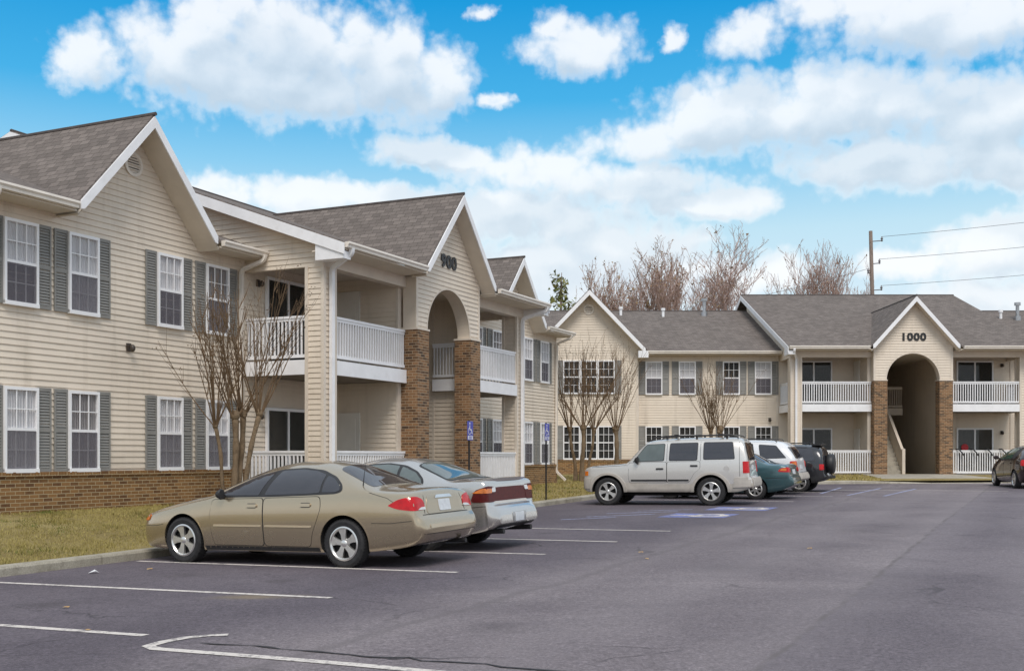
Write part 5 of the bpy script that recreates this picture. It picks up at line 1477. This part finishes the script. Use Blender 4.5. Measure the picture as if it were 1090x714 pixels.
# ---------------------------------------------------------------- trees
bark_m = mat_ground('crape_bark', [(.17,.12,.075), (.25,.18,.115), (.095,.068,.042)], (1.5, 7, 50), .85, .5)
shoot_m = mat_leafcol('crape_shoots', (.20,.13,.075), (.14,.092,.055))
def crape(name, label, loc, stems, seed, top, shoots=16, spread=.42, thick=1, group='pollarded bare trees by the buildings'):
    g = random.Random(seed); t = thing(name, label, 'tree', loc, 0, group)
    tr = MB(); sh = MB(); twm = sh
    for (dx, dy, kx, ky, kz, r) in stems:
        path = [Vector((dx,dy,-.15)), Vector((dx*1.1+(kx-dx)*.2, dy*1.1+(ky-dy)*.2, kz*.33)), Vector((dx+(kx-dx)*.6, dy+(ky-dy)*.6, kz*.68)), Vector((kx,ky,kz))]
        for i in (1, 2): path[i] += Vector((g.uniform(-.04,.04), g.uniform(-.04,.04), 0))
        pts = []
        for i in range(3):
            for k in range(4):
                u = k/4; a = path[max(i-1,0)]; b = path[i]; c_ = path[i+1]; d = path[min(i+2,3)]
                pts.append(.5*((2*b) + (c_-a)*u + (2*a-5*b+4*c_-d)*u*u + (3*b-a-3*c_+d)*u**3))
        pts.append(path[3]); n = len(pts)
        tr.tube(pts, [r*(1.25 - .5*min(1, i/4) + .1*math.sin(i*2+seed)) for i in range(n)], 9)
        tr.blob((kx, ky, kz), (r*1.2, r*1.2, r*1.3), n=6)
        for k in range(3): tr.blob((kx+g.uniform(-.9,.9)*r, ky+g.uniform(-.9,.9)*r, kz+g.uniform(-1.5,.8)*r), (r*g.uniform(.35,.7),)*3, n=5)
        ns = int(shoots*(.7+.6*g.random()))
        for k in range(ns):
            a = g.uniform(0, 6.283); sp = min(abs(g.gauss(0, spread)), .72) + .04; L = (top-kz)*g.uniform(.55, 1.05)
            ox = (kx-stems[0][0])*.18
            p = Vector((kx+math.cos(a)*r, ky+math.sin(a)*r, kz+.02)); d = Vector((math.cos(a)*sp+ox, math.sin(a)*sp*.9, 1)).normalized(); q = [p]
            for j in range(6):
                d = (d + Vector((g.uniform(-.05,.05), g.uniform(-.05,.05), .035))).normalized(); p = p + d*L/6; q.append(p)
            r0 = g.uniform(.010, .020)*thick
            sh.tube(q, [r0*(1-.75*j/6) for j in range(7)], 5, cap=False)
            for j in range(g.randint(7, 12)):
                b = q[g.randint(2, 5)]; a2 = g.uniform(0, 6.28); l = L*g.uniform(.12, .3)
                dd = (d + Vector((math.cos(a2), math.sin(a2), .2))*.5).normalized()
                twm.tube([b, b+dd*l*.5, b+(dd+Vector((0,0,.15))).normalized()*l], [r0*.42, r0*.3, r0*.12], 3, cap=False)
                if g.random() < .3:
                    e = b+dd*l; 
                    for z in range(3): twm.blob(tuple(e+Vector((g.uniform(-.04,.04), g.uniform(-.04,.04), g.uniform(-.02,.05)))), (.012,.012,.012), n=3)
    tr.build('trunk', bark_m, t, smooth=60, uv=False)
    sh.build('crown', shoot_m, t, smooth=60, uv=False)
    return t
def lz(p, d): return lawn_z(gz(p, KQ), 0, d)
crape('bare_tree', 'bare multi-stemmed tree with thick pale trunks standing behind the gold sedan', W(17.75, 14.5, lz(17.75, 2.35)),
      [(0,0,.02,.05,1.95,.085), (-.14,.08,-.36,.0,1.75,.05), (.14,.02,.50,.1,2.0,.065), (.05,.14,.12,.3,2.0,.075)], 5, 4.75, 17, .42, 1.0)
zl = .62
crape('bare_tree', 'thick cluster of bare knuckled trunks at the corner between the two buildings', (2.62, 42.0, zl),
      [(0,0,.05,0,1.95,.11), (-.22,.2,-.45,.1,1.9,.08), (.25,.1,.45,.1,1.85,.07)], 11, 5.7, 17, .55)
crape('bare_tree', 'slim bare tree just left of the silver off-roader', (3.85, 41.6, zl),
      [(0,0,.0,0,1.9,.11)], 23, 5.0, 16, .5)
crape('bare_tree', 'bare fan-shaped tree rising behind the roof of the silver off-roader', (8.65, 46.6, .68),
      [(0,0,.0,0,1.95,.13), (-.2,.1,-.4,.0,1.9,.09)], 31, 4.7, 22, .55)

def bare_tree(name, label, loc, h, half, seed, m, tw, buds=.3, dens=.38):
    """tapering limbs forking upwards, then sprays of fine twigs; sized to height h and half-width half"""
    g = random.Random(seed); t = thing(name, label, 'tree', loc, 0, 'trees behind the far building')
    segs = []; tips = []
    def limb(p, d, L, r, lv):
        k = 5; pts = [p]; dd = d.copy()
        for i in range(k):
            dd = (dd + Vector((g.gauss(0,.09), g.gauss(0,.09), .09))).normalized(); pts.append(pts[-1]+dd*L/k)
        e = r*.55; segs.append((pts, [r+(e-r)*i/k for i in range(k+1)], lv))
        if lv >= 3:
            for i in range(int(9*dens)):
                q = pts[g.randint(1, k)]; a = g.uniform(0, 6.283)
                nd = (dd*.75 + Vector((math.cos(a), math.sin(a), g.uniform(-.1,.7)))*g.uniform(.4,.85)).normalized(); l = L*g.uniform(.35, .8)
                b1 = q + nd*l*.5; nd2 = (nd + Vector((g.gauss(0,.2), g.gauss(0,.2), .18))).normalized(); b2 = b1 + nd2*l*.5
                segs.append(([q, b1, b2], [.016, .012, .007], 9)); tips.append(b2)
                for z in range(3):
                    a = g.uniform(0, 6.283); nd3 = (nd2*.8 + Vector((math.cos(a), math.sin(a), .3))*.6).normalized(); o_ = q.lerp(b2, g.uniform(.35,.95)); c3 = o_ + nd3*l*g.uniform(.22,.45)
                    segs.append(([o_, c3], [.011, .006], 9)); tips.append(c3)
        if lv >= 4: return
        n = 3 if lv else 4
        for i in range(n):
            a = 6.283*(i + g.uniform(-.3,.3))/n + seed; sp = (.22, .36, .46, .5)[lv]*g.uniform(.6, 1.25)
            nd = (dd + Vector((math.cos(a), math.sin(a), .1))*sp).normalized(); st = pts[-1] if i < 2 else pts[g.randint(2, k-1)]
            limb(st, nd, L*g.uniform(.66, .88)*(1.0 if lv else .8), e*g.uniform(.7, .92), lv+1)
        if lv < 3: limb(pts[-1], (dd + Vector((0,0,.3))).normalized(), L*.7, e*.95, lv+1)
    limb(Vector((0,0,0)), Vector((g.gauss(0,.04), g.gauss(0,.04), 1)).normalized(), 3.0, .26, 0)
    zt = max(p.z for p in tips); rx = sorted(abs(p.x) for p in tips)[int(len(tips)*.97)]
    kz, kx = (h+.3)/zt, half/rx
    tr = MB(); cr = MB()
    for pts, rad, lv in segs:
        P = [Vector((p.x*kx, p.y*kx, p.z*kz - .3)) for p in pts]
        (tr if lv < 2 else cr).tube(P, rad, 8 if lv < 2 else (5 if lv < 4 else 3), cap=False)
    for q in tips:
        if g.random() < buds:
            q = Vector((q.x*kx, q.y*kx, q.z*kz - .3)); s_ = g.uniform(.03,.07)
            cr.add([q + Vector((g.gauss(0,s_), g.gauss(0,s_), g.gauss(0,s_))) for _ in range(3)], [(0,1,2)], 1)
    tr.build('trunk', m, t, smooth=60, uv=False); cr.build('crown', [tw, buds_m], t, recalc=False, smooth=60, uv=False)
    return t
bark2 = mat_ground('far_bark', [(.24,.175,.15), (.31,.23,.195), (.17,.125,.11)], (1, 5, 30), .9, .4)
twig2 = mat_leafcol('far_twigs', (.46,.33,.285), (.36,.255,.22)); buds_m = mat_leafcol('spring_buds', (.34,.19,.12), (.28,.22,.10))
def far(u, Y): return (u-545)/1194*Y
def hz(v, Y): return 1.48 + (486-v)/1194*Y + .3
for (u, Y, v, half, seed, lab, bud) in [
    (650, 74, 272, 2.2, 41, 'leftmost bare tree, low and rounded, behind the roof of the far building', .5),
    (692, 70, 254, 1.9, 42, 'bare reddish tree behind the flat stretch of the far roof', .5),
    (766, 68, 231, 2.7, 43, 'tallest bare tree behind the far roof, left of its higher ridge', .2),
    (722, 78, 266, 1.5, 47, 'bare tree half hidden between two others behind the far roof', .45),
    (862, 78, 251, 2.5, 44, 'rounded bare tree over the high ridge, left of the utility pole', .12),
    (908, 84, 272, 1.3, 45, 'small bare treetop close to the utility pole', .12)]:
    bare_tree('bare_tree', lab, (far(u, Y), Y, -.3), hz(v, Y), half, seed, bark2, twig2, buds=bud)
# narrow evergreen
g = random.Random(9); t = thing('evergreen_tree', 'slim green evergreen seen over the eaves of the long left building', 'tree', (far(597, 66), 66, -.3), 0, 'trees behind the far building')
tr = MB(); tr.tube([(0,0,-.3), (.1,0,4), (-.05,.1,8), (.05,0,12.6)], [.2,.16,.11,.02], 8)
lf = MB()
for i in range(70):
    z = 2.5 + 9.8*(i/70)**.85; a = g.uniform(0,6.28); L = (1.35 - .75*abs((z-6.5)/6.5))*g.uniform(.45, 1.1)*(1.0 if z < 11 else .7)
    d = Vector((math.cos(a), math.sin(a), g.uniform(.2,.7))).normalized(); p0 = Vector((0,0,z)); tr.tube([p0, p0+d*L*.5, p0+d*L], [.03,.02,.006], 4, cap=False)
    for k in range(24):
        q = p0 + d*L*g.uniform(.3, 1.1) + Vector((g.gauss(0,.17), g.gauss(0,.17), g.gauss(0,.17))); s_ = g.uniform(.05,.12)
        v = [Vector((g.gauss(0,s_), g.gauss(0,s_), g.gauss(0,s_))) for _ in range(3)]; lf.add([q+x for x in v], [(0,1,2)], g.randint(0,1))
tr.build('trunk', bark2, t, smooth=60, uv=False)
lf.build('crown', [mat_leafcol('needle_light', (.20,.22,.06), (.26,.24,.10)), mat_leafcol('needle_dark', (.10,.12,.035), (.14,.15,.05))], t, recalc=False, uv=False)

# ---------------------------------------------------------------- utility pole and lines
PX, PY = far(931, 70), 70
t = thing('utility_pole', 'wooden utility pole rising behind the ridge of the far building', 'pole', (PX, PY, -.3))
m = MB(); m.tube([(0,0,-.5), (-.05,0,8), (-.25,0,15.85)], [.155,.135,.11], 12); m.build('pole', mat_ground('pole_wood', [(.26,.20,.17), (.33,.26,.22), (.18,.14,.12)], (1,6,40), .9, .5), t, smooth=60, uv=False)
m = MB(); IN = []
for z, dx in ((15.2,.45), (13.8,.3), (12.15,.42), (13.2,-.4)):
    m.tube([(-.22,0,z), (dx*.6,0,z+.04), (dx,0,z+.05)], .03, 6)
    m.lathe([(.03,-.05), (.075,.0), (.04,.06), (.085,.12), (.05,.18), (.03,.26), (.001,.28)], 12, 'z', (dx,0,z+.05)); IN.append((dx, z+.30))
m.build('insulator', paint('insulator_grey', (.16,.15,.16), .4, .1, 4), t, smooth=50, uv=False)
wire = paint('wire', (.10,.10,.11), .6, .1, 2)
def span(label, a, b, sag):
    m = MB(); A = Vector(a); B = Vector(b)
    m.tube([A+(B-A)*i/24 - Vector((0,0,sag*4*(i/24)*(1-i/24))) for i in range(25)], .015, 4, cap=False)
    o = m.build('power_line', wire, uv=False); tag(o, label, 'power line', 'power lines on the utility pole')
b_ = lambda k: (PX+IN[k][0], PY, IN[k][1]-.3)
span('highest overhead wire running right from the pole top', b_(0), (PX+34, PY-9, 18.6), .5)
span('middle overhead wire running right from the pole', b_(1), (PX+34, PY-9, 16.8), .5)
span('lowest overhead wire running right from the pole', b_(2), (PX+34, PY-9, 15.0), .5)
span('overhead wire running left from the pole into the treetops', b_(3), (PX-34, PY+14, 11.2), 1.6)

# ---------------------------------------------------------------- one piece, one part
def split_pieces(o, tol=.02):
    me = o.data; n = len(me.vertices); par = list(range(n))
    def fd(i):
        while par[i] != i: par[i] = par[par[i]]; i = par[i]
        return i
    for e in me.edges:
        a, b = fd(e.vertices[0]), fd(e.vertices[1])
        if a != b: par[a] = b
    box = {}
    for v in me.vertices:
        r = fd(v.index); b = box.setdefault(r, [list(v.co), list(v.co)])
        for k in range(3): b[0][k] = min(b[0][k], v.co[k]); b[1][k] = max(b[1][k], v.co[k])
    roots = list(box); gp = {r: r for r in roots}
    def fg(i):
        while gp[i] != i: i = gp[i]
        return i
    for i, a in enumerate(roots):
        for b in roots[i+1:]:
            if all(box[a][0][k]-tol <= box[b][1][k] and box[b][0][k]-tol <= box[a][1][k] for k in range(3)):
                x, y = fg(a), fg(b)
                if x != y: gp[x] = y
    groups = {}
    for p in me.polygons: groups.setdefault(fg(fd(p.vertices[0])), set()).add(p.index)
    if len(groups) < 2: return
    first = True
    for keep in groups.values():
        bm = bmesh.new(); bm.from_mesh(me); bm.faces.ensure_lookup_table()
        bmesh.ops.delete(bm, geom=[f for f in bm.faces if f.index not in keep], context='FACES')
        m2 = bpy.data.meshes.new(o.name.split('.')[0])
        for m_ in me.materials: m2.materials.append(m_)
        bm.to_mesh(m2); bm.free()
        if first: new = o; nd = m2; first = False
        else:
            c2 = bpy.data.objects.new(o.name.split('.')[0], m2); COL.objects.link(c2); c2.parent = o.parent
            c2.location = o.location; c2.rotation_euler = o.rotation_euler; c2.scale = o.scale
    o.data = nd
SPLIT = {'porch_beam', 'gutter', 'corner_trim', 'side_window', 'window_trim', 'tail_light', 'turn_signal', 'headlight', 'reverse_light', 'panel_gap',
         'side_mirror', 'side_moulding', 'exhaust_pipe', 'rake_board', 'gable_soffit', 'gable_roof', 'wheel_arch', 'rocker_panel', 'corner_post', 'fascia', 'eave_soffit', 'ridge_cap', 'insulator',
         'bumper_corner', 'wing_wall', 'porch_wall', 'brick_base', 'roof_rack', 'roof', 'pane', 'gable_wall', 'brake_disc'}
bpy.context.view_layer.update()
for o in list(bpy.data.objects):
    if o.type == 'MESH' and o.name.split('.')[0] in SPLIT and not o.children and o.data.users == 1 and len(o.data.polygons) < 30000: split_pieces(o)

# ---------------------------------------------------------------- sky
wd = bpy.data.worlds.new('World'); S.world = wd; wd.use_nodes = True
nt = NT(wd.node_tree)
for n_ in list(nt.t.nodes): nt.t.nodes.remove(n_)
SUN_EL, SUN_AZ = 52, 173                                   # azimuth clockwise from +Y
out = nt.n('ShaderNodeOutputWorld'); bg = nt.n('ShaderNodeBackground')
sky = nt.n('ShaderNodeTexSky'); sky.sky_type = 'NISHITA'; sky.sun_disc = False
sky.sun_elevation = R(SUN_EL); sky.sun_rotation = R(SUN_AZ); sky.air_density = 1.0; sky.dust_density = .6; sky.ozone_density = 2.0
gen = nt.n('ShaderNodeTexCoord').outputs['Generated']
dirv = nt.vmath('NORMALIZE', gen)
sx = nt.n('ShaderNodeSeparateXYZ', i_0=dirv)
az = nt.math('MULTIPLY', nt.math('ARCTAN2', sx.outputs[0], sx.outputs[1]), 180/math.pi)
el = nt.math('MULTIPLY', nt.math('ARCSINE', sx.outputs[2]), 180/math.pi)
P_ = nt.n('ShaderNodeCombineXYZ', i_0=az, i_1=el).outputs[0]
def ae(u, v):
    k = (u-545)/1194; return math.degrees(math.atan(k)), math.degrees(math.atan((486-v)/1194/math.sqrt(1+k*k)))
CL = [(215,62,100,52), (300,40,95,62), (385,78,105,60), (455,92,55,46), (300,95,150,38), (425,62,50,34), (250,18,70,34), (88,60,34,28),
      (620,50,62,30), (598,32,30,20), (798,40,40,26), (720,42,17,12), (511,14,17,10), (531,107,20,10), (440,164,60,20), (490,170,40,16),
      (1010,18,140,46), (900,6,70,22), (780,128,110,44), (905,112,130,48), (1040,118,110,52), (700,148,90,24), (960,170,180,30), (1075,175,60,30),
      (560,182,90,26), (680,196,130,26), (760,215,80,18), (240,206,52,24), (330,212,90,22), (560,232,130,40), (420,215,90,20), (1070,262,80,40), (960,282,60,16),
      (660,262,110,34), (600,290,170,50), (770,296,100,28), (1060,318,110,24), (300,260,160,40)]
def vor(Pv, sc):
    x = nt.t.nodes.new('ShaderNodeTexVoronoi'); x.voronoi_dimensions = '2D'; x.feature = 'SMOOTH_F1'; nt.put(x.inputs['Vector'], Pv)
    x.inputs['Scale'].default_value = sc; x.inputs['Smoothness'].default_value = .35
    return nt.math('SUBTRACT', .5, x.outputs[0])
def density(Pv):
    w1 = nt.vmath('SUBTRACT', nt.noise(Pv, .38, 5, .6, out=1), (.5,.5,.5))
    Q = nt.vmath('ADD', Pv, nt.vmath('MULTIPLY', w1, (2.6,1.5,0)))
    B = nt.vmath('ADD', Pv, nt.vmath('MULTIPLY', w1, (1.2,1.0,0)))
    d = None
    for (u, v, rx, ry) in CL:
        a0, e0 = ae(u, v); kx = 180/math.pi*rx/1194; ky = 180/math.pi*ry/1194
        r = nt.vmath('LENGTH', nt.vmath('MULTIPLY', nt.vmath('SUBTRACT', Q, (a0, e0, 0)), (1/kx, 1/ky, 0)))
        r = nt.math('SUBTRACT', 1.0, r)
        if d is None: d = r
        else:
            x = nt.t.nodes.new('ShaderNodeMath'); x.operation = 'SMOOTH_MAX'; nt.put(x.inputs[0], d); nt.put(x.inputs[1], r); x.inputs[2].default_value = .2; d = x.outputs[0]
    far_ = nt.smooth(nt.math('ABSOLUTE', az), 26, 32); hi = nt.smooth(el, 22.8, 27)
    oth = nt.math('MULTIPLY', nt.math('SUBTRACT', nt.noise(dirv, 3.2, 6, .6, .3), .23), 5)
    oth = nt.math('SUBTRACT', oth, nt.math('MULTIPLY', nt.math('SUBTRACT', 1, nt.math('MAXIMUM', far_, hi)), 9))
    d = nt.math('MAXIMUM', nt.math('MINIMUM', d, .6), nt.math('MINIMUM', oth, 1))
    soft_ = nt.math('ADD', d, nt.math('MULTIPLY', vor(B, .42), .55))
    bl = nt.math('ADD', nt.math('MULTIPLY', vor(B, .42), .50), nt.math('ADD', nt.math('MULTIPLY', vor(B, 1.0), .30), nt.math('MULTIPLY', vor(B, 2.3), .17)))
    bl = nt.math('MULTIPLY', bl, nt.math('SUBTRACT', 1, nt.math('MULTIPLY', nt.math('MAXIMUM', far_, hi), .8)))
    return soft_, nt.math('ADD', d, nt.math('ADD', bl, nt.math('MULTIPLY', nt.math('SUBTRACT', nt.noise(Pv, 1.3, 6, .62), .5), .55)))
b0, d0 = density(P_); b1, _ = density(nt.vmath('ADD', P_, (-.25, .8, 0))); b2, _ = density(nt.vmath('ADD', P_, (-.4, 2.3, 0)))
mask = nt.math('MULTIPLY', nt.smooth(d0, -.10, .62), .95)
s1 = nt.smooth(nt.math('ADD', nt.math('SUBTRACT', b1, b0), nt.math('MULTIPLY', nt.math('SUBTRACT', nt.noise(P_, .9, 6, .6), .5), .5)), -.30, .30); s2 = nt.smooth(b2, -.35, .55)
shade = nt.math('ADD', nt.math('MULTIPLY', s1, .42), nt.math('MULTIPLY', s2, .58))
shade = nt.math('MULTIPLY', shade, nt.math('ADD', .55, nt.math('MULTIPLY', nt.smooth(el, 4, 15), .45)))
shade = nt.math('MULTIPLY', shade, nt.smooth(d0, .05, .55))
ccol = nt.ramp(shade, [(0, (.78,.79,.80)), (.3, (.74,.76,.78)), (.7, (.57,.63,.69)), (1, (.48,.55,.62))])
h01 = nt.math('DIVIDE', nt.math('MAXIMUM', el, 0), 40)
grad = nt.ramp(h01, [(0, (.70,.74,.77)), (.14, (.60,.69,.75)), (.28, (.42,.61,.71)), (.36, (.20,.48,.69)), (.44, (.04,.345,.64)), (.55, (.0,.255,.57)), (1, (.0,.17,.43))])
nis = nt.mix(1, sky.outputs[0], (.10,.10,.10), 'MULTIPLY')
blue = nt.mix(.92, nis, grad)
full = nt.mix(nt.math('MULTIPLY', mask, nt.math('ADD', .9, 0)), blue, ccol)
dn = nt.smooth(el, -2, 0)
full = nt.mix(dn, (.16,.15,.14), full)
nt.put(bg.inputs['Color'], full); bg.inputs['Strength'].default_value = .90
nt.t.links.new(bg.outputs[0], out.inputs[0])
wd.cycles.sampling_method = 'MANUAL'; wd.cycles.sample_map_resolution = 1024
ld = bpy.data.lights.new('sun', 'SUN'); ld.energy = 1.6; ld.angle = R(26); ld.color = (1, .94, .87)
so = bpy.data.objects.new('sun', ld); COL.objects.link(so)
a, e = R(SUN_AZ), R(SUN_EL); sd = Vector((math.sin(a)*math.cos(e), math.cos(a)*math.cos(e), math.sin(e)))
so.rotation_euler = sd.to_track_quat('Z', 'Y').to_euler(); so.location = (10, -10, 30)

# ---------------------------------------------------------------- camera
cd = bpy.data.cameras.new('camera'); cam = bpy.data.objects.new('camera', cd); COL.objects.link(cam)
cam.location = (0, 0, CAM_H); cam.rotation_euler = (R(90), 0, 0)
cd.sensor_width = 36; cd.lens = 1194/1090*36; cd.shift_y = (486-357)/1090; cd.clip_end = 4000; cd.clip_start = .1
S.camera = cam
S.view_settings.view_transform = 'Standard'; S.view_settings.look = 'None'; S.view_settings.exposure = .55; S.view_settings.gamma = 1
S.cycles.max_bounces = 6; S.cycles.transparent_max_bounces = 12; S.cycles.use_denoising = True
